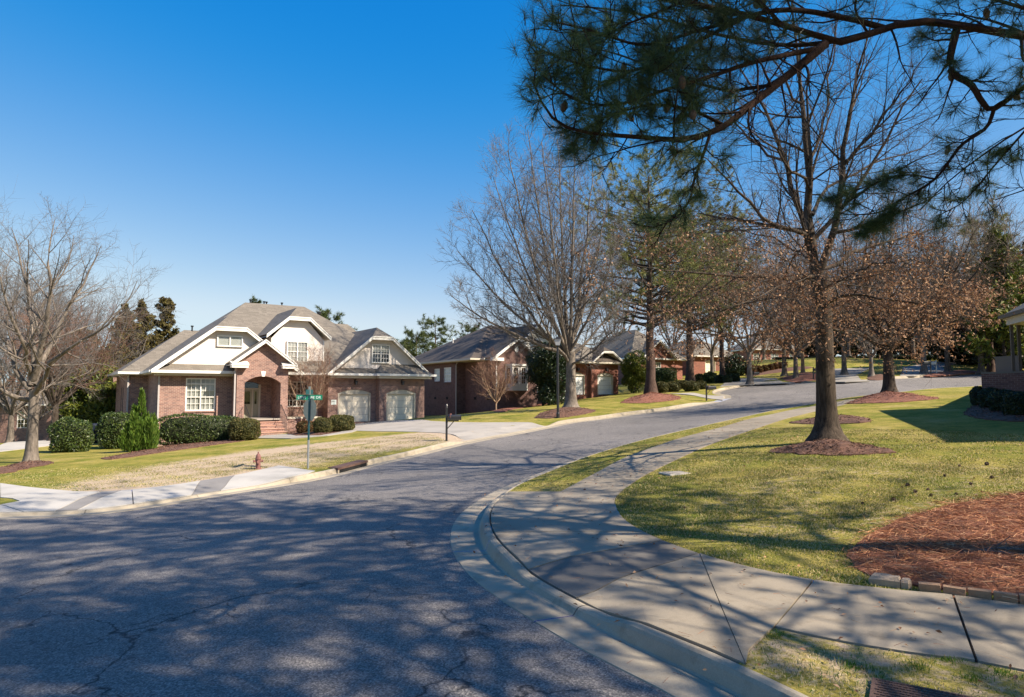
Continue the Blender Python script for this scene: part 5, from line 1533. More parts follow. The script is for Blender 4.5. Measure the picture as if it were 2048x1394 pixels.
# --- large oak on the right-hand lawn
b = P(1655, 886); d0 = b[1]
D = d0
LL = [([(1650,700,0),(1640,600,0),(1629,512,0),(1614,460,0),(1622,399,.2),(1619,307,.3),(1604,205,.4),(1594,102,.4),(1580,-40,.4)],.20),
 ([(1634,560,0),(1660,486,-.3),(1680,409,-.5),(1686,307,-.6),(1701,215,-.7),(1727,102,-.8),(1757,-10,-.9)],.13),
 ([(1626,500,0),(1609,450,.4),(1588,394,.6),(1563,307,.9),(1537,230,1.2),(1491,153,1.5),(1440,80,1.8)],.12),
 ([(1626,480,0),(1604,462,-.5),(1542,448,-1.2),(1486,389,-1.8),(1440,340,-2.4),(1380,300,-2.8)],.085),
 ([(1630,553,0),(1580,556,-.6),(1512,551,-1.2),(1430,548,-1.8),(1358,542,-2.3),(1280,535,-2.6),(1236,520,-2.8)],.07),
 ([(1640,540,0),(1680,522,.6),(1716,501,1),(1819,471,1.6),(1921,450,2)],.075),
 ([(1638,640,0),(1600,648,-.5),(1560,655,-1),(1516,672,-1.6),(1472,674,-2.1),(1406,668,-2.8),(1340,664,-3.4)],.075),
 ([(1645,610,0),(1700,590,-.8),(1770,600,-1.6),(1840,610,-2.2),(1930,640,-2.8)],.06),
 ([(1640,590,0),(1690,560,1.6),(1760,540,2.6),(1850,560,3.4),(1950,580,4)],.06),
 ([(1640,625,0),(1590,600,1.4),(1520,600,2.6),(1450,620,3.6),(1390,650,4.4)],.055),
 ([(1645,655,0),(1700,660,1.5),(1760,680,2.8),(1830,690,3.8)],.045),
 ([(1645,640,0),(1600,650,-2.2),(1560,640,-3.6)],.035),
 ([(1634,520,0),(1590,500,2.2),(1530,470,3.5),(1450,460,4.6),(1380,470,5.4)],.06),
 ([(1624,430,0),(1650,380,1.6),(1740,330,2.6),(1830,300,3.4),(1900,240,3.8)],.07),
 ([(1622,380,0),(1580,330,-1.6),(1500,260,-2.6),(1440,220,-3.4)],.055),
 ([(1680,420,-.3),(1740,370,-1.4),(1820,330,-2.2),(1900,290,-2.6)],.055),
 ([(1688,330,-.5),(1740,270,-1),(1800,190,-1.4),(1860,90,-1.8)],.055),
 ([(1619,320,.2),(1650,220,1.2),(1665,120,1.8),(1680,0,2.2)],.06),
 ([(1565,320,.8),(1510,290,1.4),(1440,200,2.4),(1400,120,3)],.05),
 ([(1605,220,.3),(1560,140,-.4),(1530,50,-1)],.05),
 ([(1640,570,0),(1600,560,-2.6),(1530,590,-4.6),(1450,620,-5.6)],.045),
 ([(1650,575,0),(1720,540,-2.6),(1800,520,-4.4),(1880,540,-5.2)],.045)]
LL = [(line3([(u, v, D+dd) for u, v, dd in l]), r*.82) for l, r in LL]
oak = bare_tree(b, 'large near oak with a thick dark trunk and rust brown leaves on its lower boughs', tr=.265, th=4.4, limbs=LL, seed=31, n2=13, n3=9, n4=7, upb=.04, tw=.0035, len2=.38, bark_='bark_oak', twig='twigdark', leaves=(12500, .045, 'leaf_brown', 2.0, 5.2), zmin=1.9, flare=2.5, name='oak_tree')
# --- second oak in the red mulch mound
b = P(1779, 789)
def xyd(u, d): return np.array([ray(u, 787)[0]*d, d])
bare_tree(b, 'wide oak in the red mulch mound, full of rust brown leaves down to the road', H=htop(b, 1778, 420), tr=.30, th=2.6, nl=15, seed=41, n2=10, n3=8, n4=5, spread=.85, upb=.03, bark_='bark_oak', twig='twigdark', leaves=(10500, .075, 'leaf_brown', 1.6, 5.4), name='oak_tree', tw=.007)
# --- street trees beyond
b = P(1743, 752); bare_tree(b, 'pale grey forked street tree just left of the red mulch oak, beyond the road', H=7.5, tr=.19, th=1.7, nl=9, seed=51, n2=8, n3=7, n4=5, spread=.6, tw=.009)
b = P(1896, 745); bare_tree(b, 'street tree with a straight pale trunk near the paired mailboxes', H=9, tr=.24, th=3.6, nl=10, seed=52, n2=8, n3=7, n4=5, spread=.6, leaves=(5000, .12, 'leaf_brown', 3.5, 8), tw=.009)
b = P(1592, 757); s1 = bare_tree(b, 'short grey street tree on the mulch island, the left one of the close pair', H=8, tr=.25, th=2.4, nl=10, seed=53, n2=8, n3=8, n4=6, spread=.75, tw=.010, twig='twigdark')
b = P(1606, 749); bare_tree(b, 'slim tan street tree on the mulch island, the right one of the close pair', H=8.5, tr=.2, th=2.8, nl=9, seed=54, n2=8, n3=8, n4=6, spread=.7, tw=.010, twig='twigdark', bark_='bark_tan')
# --- the two pines by the driveway
b = P(1302, 789); pine(b, 'thick dark pine trunk rising from the bright red mulch mound', H=htop(b, 1290, 352), tr=.42, crown0=.30, R=4.6, shape=.25, seed=61, nb=110, mat='needle_brown', tuft=.45, nper=34, width=.035, sparse=.95)
b = P(1381, 769); pine(b, 'second pine, behind the clipped hedges right of the thick pine', H=htop(b, 1390, 425), tr=.42, crown0=.30, R=4.4, shape=.25, seed=62, nb=100, mat='needle_brown', tuft=.5, nper=34, width=.04, sparse=.95)
for (u, d, v, sd, lb) in ((1235,92,395,71,'bare tree behind the gap between the first pine and the tall grey tree'),(1345,100,410,72,'far bare tree showing between the two pine trunks'),(1460,96,470,73,'bare tree above the cream garage doors of the third house'),(1530,110,520,74,'bare tree behind the row of round brown shrubs')):
    b = xyd(u, d); bare_tree(b, lb, 'background bare trees on the right', H=htop(b, u, v), tr=.25, th=3, nl=9, seed=sd, n2=8, n3=7, n4=6, spread=.45, tw=.014, twig='twiglit')
# --- left background
for i, (u, d, v, sd, lb, tw_) in enumerate(((-40,46,520,81,'tall bare tree behind, at the left border of the photo','twig'),(25,52,500,82,'dense bare tree right behind the leftmost lawn tree','twig'),(112,44,600,83,'bare brown tree with a dark reddish trunk across the side street','twigred'),(165,58,585,84,'bare tree between the leftmost lawn tree and the olive evergreens','twig'),(-90,60,470,85,'bare tree outside the left border','twig'),(70,70,560,86,'farthest bare tree of the left cluster','twig'))):
    b = xyd(u, d); bare_tree(b, lb, 'bare trees at the left', H=htop(b, u, v), tr=.24, th=2.4, nl=11, seed=sd, n2=9, n3=8, n4=6, spread=.62, tw=.010, twig=tw_, bark_='bark_oak' if i == 2 else 'bark_grey')
for (u, d, v, R, sd, lb) in ((325,72,594,2.3,91,'tallest spired olive brown conifer, nearest the roof'),(281,70,604,2.3,92,'middle spired conifer of the three'),(245,68,612,2.4,93,'left spired conifer of the three')):
    b = xyd(u, d); conifer(b, lb, 'spired conifers behind the left house', H=htop(b, u, v), R=R*.95, seed=sd, n=19000, size=.17)
for (u, d, v, W, sd, lb, mt) in ((205,60,652,6.0,94,'broad olive evergreen left of the brick house roof','leaf_conifer'),(185,52,735,4.6,95,'lower yellow green evergreen beside the brick house wall','leaf_yellow'),(225,50,775,3.6,96,'small yellow green tree against the end wall of the brick house','leaf_yellow')):
    b = xyd(u, d); crown_tree(b, lb, None, H=htop(b, u, v), W=W, D=W, seed=sd, mat=mt, n=16000, size=.20, z0=.4)
for (u, d, v, R, sd, lb) in ((870,125,641,4.2,101,'far pine with layered crown right of the white gable'),(832,120,668,3.2,102,'lower far pine left of the layered one'),(800,118,690,3.0,103,'shortest far pine behind the garage roof'),(655,105,624,3.0,104,'far pine top peeping over the main roof'),(948,120,655,3,105,'far pine top above the dark brick house roof'),(508,120,598,1.6,106,'far treetop at the ridge vents'),(632,108,628,2.4,107,'far pine top beside the flue on the main roof')):
    b = xyd(u, d); pine(b, lb, 'far pines on the skyline', H=htop(b, u, v), tr=.3, crown0=.5, R=R, seed=sd, nb=34, mat='needle_far', tuft=.62, nper=14, width=.07)
# --- dark woods and evergreens at the right
for (u, d, v, W, sd, lb) in ((1700,100,640,9,111,'dark evergreen behind the drive across the road, leftmost'),(1765,104,600,10,112,'dark evergreen behind the drive, second from the left'),(1840,98,625,10,113,'dark evergreen behind the paired mailboxes'),(1905,92,600,10,114,'dark evergreen right of the pale street trunk'),(1965,78,560,9,115,'dark evergreen left of the right edge house'),(2040,70,520,9,116,'tall dark evergreen behind the right edge house'),(1640,108,655,8,117,'dark evergreen seen just behind the near oak trunk'),(2110,60,500,9,118,'dark evergreen outside the right border')):
    b = xyd(u, d); crown_tree(b, lb, 'dark evergreens across the road', H=htop(b, u, v), W=W, D=W, seed=sd, mat='leaf_darkwood', n=9000, size=.42, z0=.2, stem=.2)
b = xyd(2012, 58); conifer(b, 'pointed green conifer above the right edge house roof', None, H=htop(b, 2012, 468), R=3.0, seed=119, mat='leaf_yellow', n=9000, size=.24)
for (u, d, v, sd, lb) in ((1500,62,415,125,'bare tree rising behind the far driveway mouth, left of the mulch island'),(1570,72,440,126,'tall bare tree directly behind the island street trees'),(1690,66,400,127,'tall bare tree beyond the bend, just right of the near oak'),(1850,60,390,128,'tallest bare tree beyond the bend'),(1965,62,420,129,'tall bare tree beside the pointed green conifer'),(1425,84,440,130,'tall bare tree right of the second pine'),(1700,90,520,121,'bare tree behind the road bend, left of the pale forked tree'),(1830,88,480,122,'bare tree behind the road bend, above the paired mailboxes'),(1930,80,440,123,'bare tree behind the road bend, nearest the right house'),(1600,95,500,124,'bare tree behind the mulch island')):
    b = xyd(u, d); bare_tree(b, lb, 'bare trees behind the road bend', H=htop(b, u, v), tr=.25, th=3, nl=9, seed=sd, n2=8, n3=7, n4=6, spread=.6, tw=.015, twig='twiglit', leaves=(1500, .15, 'leaf_brown', 3, 10))
b = xyd(1445, 74); pine(b, 'loose crowned pine right of the second pine, above the cream garage doors', H=htop(b, 1445, 470), tr=.3, crown0=.45, R=4.2, seed=165, nb=50, mat='needle_brown', tuft=.5, nper=24, width=.045)
b = xyd(1985, 66); pine(b, 'loose crowned pine left of the pointed green conifer', H=htop(b, 1985, 440), tr=.3, crown0=.35, R=4.5, seed=166, nb=50, mat='needle_brown', tuft=.5, nper=24, width=.045)
# --- evergreens in front of house 2 and 3
b = xyd(1098, 53); crown_tree(b, 'dark glossy evergreen in front of the second house', None, H=htop(b, 1090, 668), W=2.9, D=3, seed=131, mat='leaf_holly', n=16000, size=.12, z0=.1)
b = xyd(1086, 54); crown_tree(b, 'lower dark evergreen hiding the second house entry', None, H=htop(b, 1086, 700), W=2.2, D=2.6, seed=132, mat='leaf_holly', n=9000, size=.12, z0=.1)
b = xyd(1268, 62); crown_tree(b, 'yellow green holly between the white garage doors and the pine trunk', None, H=htop(b, 1268, 694), W=2.3, D=2.3, seed=133, mat='leaf_yellow', n=12000, size=.10, z0=.1)
b = xyd(1470, 80); crown_tree(b, 'dark round evergreen right of the cream garage doors', None, H=htop(b, 1470, 712), W=2.4, D=2.4, seed=134, mat='leaf_holly', n=5000, size=.16, z0=.1)
# --- crape myrtles
b = xyd(624, 43.2)
bare_tree(b, 'leafless crape myrtle with tan stems in front of the porch window', None, 'crape_myrtle', H=htop(b, 624, 704), tr=.07, th=.5, nl=9, seed=141, spread=.42, n2=8, n3=8, n4=6, bark_='bark_tan', twig='twigred', tw=.0065, lr=.7, upb=.14, flare=1.1, len2=.5)
b = xyd(992, 52)
bare_tree(b, 'leafless crape myrtle leaning over the red mulch by the dark brick wall', None, 'crape_myrtle', H=htop(b, 985, 712), tr=.07, th=.6, nl=9, seed=142, spread=.5, n2=8, n3=8, n4=6, bark_='bark_tan', twig='twigred', tw=.007, lr=.65, upb=.1, flare=1.1)

# ================================================================ NEAR PINE OVER THE CAMERA'S RIGHT
def near_pine():
    rg = np.random.default_rng(151)
    xy = (8.2, 7.4)
    root = empty('pine_tree', G(xy, -.02)); tag(root, 'near loblolly pine whose long needled boughs hang into the top right of the view', 'pine tree')
    Hh = 17
    z = np.linspace(0, 1, 20)*Hh
    tP = np.c_[.3*np.sin(z/6), .2*np.sin(z/5), z-.1*(z == 0)][None]; tR = (.27*(1+.6*np.exp(-z/.35))*(1-z/Hh*.85))[None]
    A = [([(2546,130,7.45),(2380,100,7.4),(2200,88,7.0),(2048,72,6.5),(1921,51,6.2),(1844,43,6.0),(1768,56,5.9),(1716,77,5.8),(1650,87,5.7),(1614,64,5.7),(1563,49,5.6),(1486,28,5.5),(1409,13,5.3),(1317,-6,5.1),(1220,-15,4.9)],.075,.018),
     ([(1650,88,5.7),(1604,128,5.6),(1553,169,5.5),(1496,215,5.4),(1450,251,5.3),(1409,269,5.2),(1358,279,5.1),(1276,274,4.9),(1184,266,4.7),(1128,252,4.6),(1092,220,4.5),(1066,164,4.4)],.05,.007),
     ([(1640,96,5.7),(1512,123,5.3),(1435,148,5.1),(1333,179,4.9),(1230,210,4.7),(1150,200,4.5),(1085,150,4.4)],.03,.006),
     ([(1420,267,5.2),(1409,302,5.1),(1389,358,5.0),(1379,399,4.9),(1353,435,4.8),(1307,455,4.7)],.016,.005),
     ([(1768,56,5.9),(1690,36,5.8),(1560,20,5.6),(1400,60,5.2),(1290,90,4.9),(1180,60,4.7),(1090,40,4.5)],.035,.006),
     ([(1500,30,5.5),(1380,90,5.0),(1270,140,4.7),(1170,130,4.5),(1080,100,4.4)],.025,.006),
     ([(1740,66,5.85),(1660,84,6.1),(1560,90,6.3),(1440,70,6.2),(1330,40,6.0),(1230,20,5.9),(1120,10,5.8)],.03,.006),
     ([(1553,169,5.5),(1500,176,5.8),(1450,180,6.0),(1340,150,6.0),(1240,110,5.9),(1150,90,5.8)],.022,.006),
     ([(1450,251,5.3),(1380,220,5.3),(1300,210,5.2),(1200,240,5.1),(1140,290,5.0)],.018,.005),
     ([(1563,49,5.6),(1520,5,5.4),(1480,-12,5.2),(1400,-5,4.9),(1300,30,4.7),(1220,70,4.6),(1170,150,4.6)],.02,.005),
     ([(1915,51,6.2),(1900,118,6.1),(1906,148,6.1),(1942,169,6.0),(1965,205,6.0),(1988,218,6.0),(2048,174,5.8),(2120,130,5.6)],.045,.02),
     ([(1988,218,6.0),(1972,256,6.1),(1921,292,6.2),(1870,358,6.4),(1800,400,6.6),(1757,425,6.8),(1700,430,7.0)],.022,.006),
     ([(1870,358,6.4),(1810,350,6.5),(1740,370,6.7),(1670,400,6.9)],.012,.005),
     ([(1800,400,6.6),(1770,440,6.7),(1720,470,6.9)],.010,.005),
     ([(2060,250,6.4),(1990,330,6.6),(1930,400,6.9),(1880,430,7.1)],.014,.005),
     ([(2546,260,7.45),(2300,200,7.0),(2160,220,6.6),(2060,250,6.4),(1980,300,6.5),(1900,360,6.8),(1840,420,7.2)],.03,.006),
     ([(2200,88,7.0),(2120,40,6.6),(2060,20,6.0),(1960,-10,5.8),(1900,-30,5.7)],.035,.012),
     ([(2546,390,7.45),(2280,330,7.4),(2180,340,7.2),(2080,370,7.2),(1990,400,7.4)],.025,.006)]
    l1 = batch([relz(root, line3(a)) for a, _, _ in A], 26, [r*.8 for _, r, _ in A], [r*.9 for _, _, r in A])
    tubes('limbs', [(*l1, 10)], M['bark_pine_limb'], root)
    l2 = grow(*l1, 22, .10, 1.0, .85, .25, .17, .35, .42, 8, .10, .02, .2, .006, rg, maxlen=.8)
    l3 = grow(*l2, 6, .3, 1.0, .7, .2, .55, .25, .6, 5, .1, .03, .4, .005, rg)
    def uu(l): q = l[0]+np.array(root.location); return 1024+FPX*q[:, :, 0].min(1)/q[:, :, 1].mean(1)
    k2_, k3_ = uu(l2) > 1035, uu(l3) > 1035
    tubes('twigs', [(l2[0][k2_], l2[1][k2_], 4), (l3[0][k3_], l3[1][k3_], 3)], M['bark_pine_limb'], root)
    def ends(*ls):
        p = np.vstack([x[0][:, -1] for x in ls]); d = np.vstack([x[0][:, -1]-x[0][:, -2] for x in ls]); return p, d/(np.linalg.norm(d, axis=1)[:, None]+1e-9)
    p, d = ends(l2, l3, l1)
    o = np.array(root.location); w = p+o
    ys = w[:, 1]; us = 1024+FPX*w[:, 0]/ys; vs = 787-FPX*(w[:, 2]-CAMZ)/ys
    # thin growth in the open windows between the boughs
    keep = ~((us > 1480) & (us < 1900) & (vs > 110) & (vs < 325) & (rg.random(len(p)) < .93))
    keep &= ~((us > 1900) & (vs > 120) & (rg.random(len(p)) < .55))
    keep &= ~((us > 1480) & (vs > 325) & (rg.random(len(p)) < .5))
    keep &= us > 1045+rg.normal(0, 12, len(p))
    keep &= ~((us < 1500) & (vs > 305) & (rg.random(len(p)) < .72))
    needles('needles', p[keep], d[keep], 64, .155, .0021, M['needle_near'], root, .42)
    # crown above and behind the view: it shades the street
    l4 = grow(tP, tR, 70, .36, .99, 1.25, .2, .31, .25, .4, 8, .07, .05, .35, .02, rg)
    l5 = grow(*l4, 9, .25, 1.0, .75, .2, .42, .3, .5, 5, .1, .05, .4, .01, rg)
    # leave the view itself to the boughs above
    def inview(p):
        w = p+o; y = np.maximum(w[:, 1], .1); u = 1024+FPX*w[:, 0]/y; v = 787-FPX*(w[:, 2]-CAMZ)/y
        return (w[:, 1] > .3) & (u < 2120) & (v > -80)
    k4 = ~inview(l4[0][:, -1]) & ~inview(l4[0][:, 4]); k5 = ~inview(l5[0][:, -1]) & np.repeat(k4, 9)
    tubes('trunk', [(tP, tR, 12), root_flare(root, .27, None, 6, 1.7), (l4[0][k4], l4[1][k4], 5), (l5[0][k5], l5[1][k5], 3)], M['bark_pine'], root)
    e = np.vstack([l5[0][k5][:, -1], l5[0][k5][:, -2], l4[0][k4][:, -1]]); dr = np.vstack([l5[0][k5][:, -1]-l5[0][k5][:, -2]]*2+[l4[0][k4][:, -1]-l4[0][k4][:, -2]])
    dr /= np.linalg.norm(dr, axis=1)[:, None]
    needles('crown', e, dr, 60, .25, .012, M['needle_near'], root, .5)
    # cones on the boughs
    pk = p[keep & (us > 1100) & (vs < 300)]; cc = pk[rg.integers(0, len(pk), 34)]
    m = MB().lathe([(0, -.05), (.018, -.035), (.028, 0), (.02, .03), (0, .05)], (0, 0, 0), 8)
    c0 = m.build('pine_cone', M['cone'], root, True)
    for i, q in enumerate(cc):
        c = c0 if i == 0 else c0.copy()
        if i: link(c); c.parent = root
        c.location = q-np.array((0, 0, .04)); c.rotation_euler = (rg.uniform(-.5, .5), rg.uniform(-.5, .5), 0)
near_pine()
pine((9.6, .6), 'pine standing beyond the right border, nearer than the loblolly boughs, shading the street', 'pines beside the camera', H=17, tr=.27, crown0=.28, R=5.0, seed=161, nb=84, mat='needle_near', tuft=.28, nper=64, width=.013)
pine((4.6, -3.6), 'pine standing behind the camera, shading the near asphalt', 'pines beside the camera', H=15, tr=.26, crown0=.40, R=4.8, seed=162, nb=76, mat='needle_near', tuft=.28, nper=60, width=.013)
pine((14.2, -1.8), 'pine far right behind the camera', 'pines beside the camera', H=19, tr=.3, crown0=.42, R=4.8, seed=163, nb=76, mat='needle_near', tuft=.28, nper=60, width=.013)
pine((16.0, 4.6), 'tall pine beyond the right border, past the pine straw bed', 'pines beside the camera', H=21, tr=.3, crown0=.48, R=4.8, seed=164, nb=76, mat='needle_near', tuft=.28, nper=60, width=.013)
# ================================================================ SHRUBS
def shp(u0, u1, vt, vb, label, mat='leaf_hedge', group=None, boxy=2.6, dk=1.0, size=None, name='shrub', cat='shrub', d=None, wild=.05, n=None, core='leaf_darkwood'):
    uc = (u0+u1)/2
    b = P(uc, vb) if d is None else xyd(uc, d)
    W = (u1-u0)/FPX*b[1]; H = (vb-vt)/FPX*b[1] if d is None else at(uc, vt, d)[2]-zt1(*b)
    D = min(W*dk, 2.2)
    b = b + np.array((b[0], b[1]))/np.linalg.norm(b)*D*.45
    sz = size or max(.05, min(.16, b[1]*.0016))
    nn = n or int(min(7000, max(900, 2.4*(2*W*H+2*D*H+W*D)/(sz*sz))))
    return bush(b, label, W*1.02, D, H*1.02, mat, group, name, nn, sz, boxy, seed=int(u0) % 97+1, rz=math.atan2(-b[0], b[1])*.6, cat=cat, wild=wild, core=core)
shp(108,175,840,905,'big square clipped hedge block, leftmost by the brick house','leaf_hedge',None,3.4,.8,.075,'hedge','hedge',wild=.09)
shp(203,268,829,898,'square clipped hedge behind the bright spiky evergreen','leaf_hedge',None,3.4,.8,.075,'hedge','hedge',wild=.09)
shp(318,468,831,889,'long clipped hedge under the large front window','leaf_hedge',None,4,.25,.07,'hedge','hedge',wild=.07)
shp(365,408,853,889,'rust coloured shrub in front of the long hedge','leaf_rust')
shp(408,450,847,881,'olive boxwood between the rust shrub and the big round one','leaf_boxwood')
shp(460,517,838,882,'big round boxwood left of the brick steps','leaf_boxwood',boxy=2.8)
shp(594,630,842,868,'rusty round boxwood right of the brick steps, behind the sign pole','leaf_rust')
shp(628,663,836,868,'upright olive boxwood, middle of the three by the crape myrtle','leaf_boxwood',boxy=3.2)
shp(657,707,831,864,'wide boxwood nearest the garage door','leaf_boxwood',boxy=2.8)
shp(914,938,797,824,'dark shrub at the corner of the dark brick house','leaf_holly')
shp(932,955,796,818,'green shrub next to the dark corner shrub','leaf_hedge')
shp(1000,1042,790,815,'twiggy red brown shrub below the bay window','leaf_rust',wild=.1)
shp(1040,1082,785,808,'dark hedge right of the red brown shrub','leaf_holly')
shp(1072,1106,778,801,'dark hedge left of the lamp post','leaf_holly')
shp(1116,1152,768,793,'dark shrub behind the trunk of the tall tree','leaf_holly')
shp(1150,1168,772,796,'tall rust shrub left of the white garage door','leaf_rust')
shp(1204,1217,783,791,'small rust shrub between the two white garage doors','leaf_rust')
shp(1308,1352,737,770,'tall square hedge right of the thick pine','leaf_hedge',None,4,.7,.11,'hedge','hedge')
shp(1312,1336,764,786,'low clipped shrub right against the thick pine','leaf_boxwood')
shp(1332,1360,764,784,'low clipped shrub, second from the thick pine','leaf_boxwood')
shp(1352,1376,761,778,'low clipped shrub left of the second pine trunk','leaf_boxwood')
shp(1368,1398,763,783,'wide low clipped shrub in front of the second pine trunk','leaf_boxwood')
shp(1392,1412,762,779,'low clipped shrub behind the second mailbox','leaf_boxwood')
shp(1390,1408,748,765,'yellowish shrub right behind the second pine','leaf_boxwood')
shp(1409,1432,745,766,'loose grey green shrub in front of the left cream door','leaf_hedge',wild=.12)
shp(1431,1449,750,766,'dark ball shrub below the right cream door','leaf_holly')
shp(1446,1463,751,766,'dark ball shrub, middle of the three past the cream doors','leaf_holly')
shp(1461,1479,748,764,'dark ball shrub, right of the three past the cream doors','leaf_holly')
shp(1446,1472,739,752,'flat topped dark shrub behind the three dark balls','leaf_holly')
for i, (u0, u1, vt, vb, w) in enumerate(((1490,1513,731,750,'nearest, the widest'),(1511,1525,732,747,'second'),(1523,1537,731,744,'third'),(1535,1548,729,742,'fourth'),(1545,1557,727,740,'fifth'),(1555,1566,725,738,'sixth'),(1564,1574,724,735,'seventh, farthest'))):
    shp(u0, u1, vt, vb, 'round brown shrub in the row climbing the far lawn, '+w+' from the camera', 'leaf_rust', 'row of round brown shrubs on the far lawn')
shp(1945,1976,774,812,'dark boxwood ball by the right house, farthest of four','leaf_holly','four dark boxwood balls beside the right house',n=3000,size=.05)
shp(1963,2006,777,820,'dark boxwood ball by the right house, third nearest','leaf_holly','four dark boxwood balls beside the right house',n=3000,size=.05)
shp(1984,2034,781,828,'dark boxwood ball by the right house, second nearest','leaf_holly','four dark boxwood balls beside the right house',n=3000,size=.05)
shp(2012,2070,786,837,'dark boxwood ball by the right house, cut by the border','leaf_holly','four dark boxwood balls beside the right house',n=3600,size=.05)
shp(-30,22,832,886,'green hedge at the left border','leaf_hedge',None,3.5,.8,.1,'hedge','hedge')
shp(22,52,838,864,'small dark shrub left of the bare tree trunk','leaf_hedge')
shp(1700,1900,712,736,'long dark hedge along the back of the drive across the road','leaf_holly',None,4,.2,.25,'hedge','hedge',d=86,n=4000)
shp(1560,1690,728,742,'dark hedge behind the mulch island','leaf_holly',None,4,.3,.25,'hedge','hedge',d=92,n=3000)
shp(1900,2060,705,735,'dark hedge left of the low brick wall','leaf_holly',None,4,.2,.25,'hedge','hedge',d=80,n=4000)
# bright spiky evergreen: several pointed spires
def spiky(b, label, H, W, seed=171):
    rg = np.random.default_rng(seed); root = empty('juniper_shrub', G(b, -.02)); tag(root, label, 'evergreen shrub')
    pts = []; dirs = []
    L = []
    for k in range(15):
        a = 2.4*k; r = W*.5*rg.uniform(.25, .8) if k else 0; h = H*(1 if k == 0 else rg.uniform(.45, .84))*(1-.3*r/(W*.5))
        base = np.array((0, 0, .05)); tip = np.array((math.cos(a)*r*1.2, math.sin(a)*r*1.2, h))
        base = np.array((math.cos(a)*r*.8, math.sin(a)*r*.8, .02)); L.append([tuple(base), tuple((base+tip)/2), tuple(tip)])
        n = 1300 if k == 0 else 620
        t = rg.random(n)**.8; c = base+(tip-base)*t[:, None]; c[:, :2] += (tip[:2]*.25)*np.sin(t*np.pi)[:, None]
        rad = (.42*(1-t)**.8+.04)*W*.5
        an = rg.uniform(0, 6.28, n); rr = rad*np.sqrt(rg.uniform(.3, 1, n))
        pts.append(c+np.c_[np.cos(an)*rr, np.sin(an)*rr, rg.normal(0, .05, n)])
        dirs.append(np.c_[np.cos(an)*.5, np.sin(an)*.5, np.full(n, 1.0)])
    pts = np.vstack(pts); dirs = np.vstack(dirs); dirs /= np.linalg.norm(dirs, axis=1)[:, None]; pts[:, 2] = np.maximum(pts[:, 2], .03)
    ribbons('foliage', pts, dirs, rng.uniform(.10, .22, len(pts)), rng.uniform(.03, .06, len(pts)), M['leaf_bright'], .0, root, 'stuff')
    Pn, Rn_ = batch(L, 6, [.04]*15, [.008]*15); tubes('stems', [(Pn, Rn_, 5)], M['twigdark'], root)
b = P(280, 902); spiky(b, 'bright green spiky upright evergreen at the corner of the brick house', (902-784)/FPX*b[1], 62/FPX*b[1])

# ================================================================ STREET FURNITURE AND SMALL THINGS
def local_face(xy): return math.atan2(-xy[0], xy[1])   # turns +x across the view, -y towards the camera
# stop sign seen from behind, with street name blades
b = P(616, 937); sgn_ = empty('street_sign', G(b), 0)
tag(sgn_, 'stop sign seen from behind on a metal pole, green street name blades on top', 'street sign')
S = b[1]/FPX
hgt = (937-776)*S
MB().tube([(0, 0, -.1), (.0, 0, .95)], .036, 8).build('pole', M['galv'], sgn_)
MB().box(-.028, .028, -.02, .02, .9, hgt-.22).build('upper_post', M['bluesign'], sgn_)
zc = (937-820.5)*S; R8 = .405
oc8 = [(R8*math.cos(math.pi/8+k*math.pi/4), zc+R8*math.sin(math.pi/8+k*math.pi/4)) for k in range(8)]
pl = MB(); pl.prism([(x, z) for x, z in oc8], .022, .026); plo = pl.build('stop_plate', M['aluminium'], sgn_); 
fm, fnt, fp = newmat('stop_red'); fp.inputs['Base Color'].default_value = (.35, .01, .015, 1); M['stopred'] = fm
MB().prism([(x*.97, zc+(z-zc)*.97) for x, z in oc8], .0265, .029).build('stop_face', M['stopred'], plo)
text('STOP', .26, (0, .0295, zc), (R_(90), 0, R_(180)), 'letter', plo)
for ch in (plo,): pass
ang8 = math.atan2(-b[0], b[1]) - R_(57)
plo.rotation_euler = (0, 0, ang8)
zb = (937-796.5)*S
bl = MB().box(-.42, .42, -.004, .004, zb-.085, zb+.085); blo = bl.build('name_blade', M['green'], sgn_)
blo.rotation_euler = (0, 0, math.atan2(-b[0], b[1])*1.0+R_(-6))
text('LIPVI  ABE DR', .125, (0, -.006, zb-.005), (R_(90), 0, 0), 'letter', blo)
text('LIPVI  ABE DR', .125, (0, .006, zb-.005), (R_(90), 0, R_(180)), 'letter', blo)
bl2 = MB().box(-.42, .42, -.004, .004, zb+.10, zb+.26); b2o = bl2.build('name_blade', M['bluesign'], sgn_); b2o.rotation_euler = (0, 0, blo.rotation_euler[2]+R_(80))
MB().box(-.03, .03, -.03, .03, hgt-.26, hgt+.02).build('bracket', M['aluminium'], sgn_)
# hydrant
b = P(516, 938); hy = empty('fire_hydrant', G(b), .5); tag(hy, 'faded red fire hydrant on the verge beside the curb ramp', 'fire hydrant')
S = b[1]/FPX; hh = 34*S; k = hh/.74
MB().lathe([(.0, 0), (.15*k, 0), (.15*k, .035*k), (.10*k, .05*k), (.098*k, .40*k), (.125*k, .41*k), (.125*k, .45*k), (.11*k, .46*k), (.105*k, .54*k), (.08*k, .61*k), (.04*k, .66*k), (.03*k, .67*k), (.03*k, .74*k), (0, .74*k)], (0, 0, 0), 16).build('barrel', M['hydrant'], hy, True)
for a in (0, math.pi): MB(lambda x, y, z, a=a: (x*math.cos(a)-y*math.sin(a), x*math.sin(a)+y*math.cos(a), z)).tube([(.08*k, 0, .34*k), (.16*k, 0, .34*k), (.165*k, 0, .34*k), (.20*k, 0, .34*k)], [.05*k, .05*k, .062*k, .062*k], 10).build('side_outlet', M['hydrant'], hy, True)
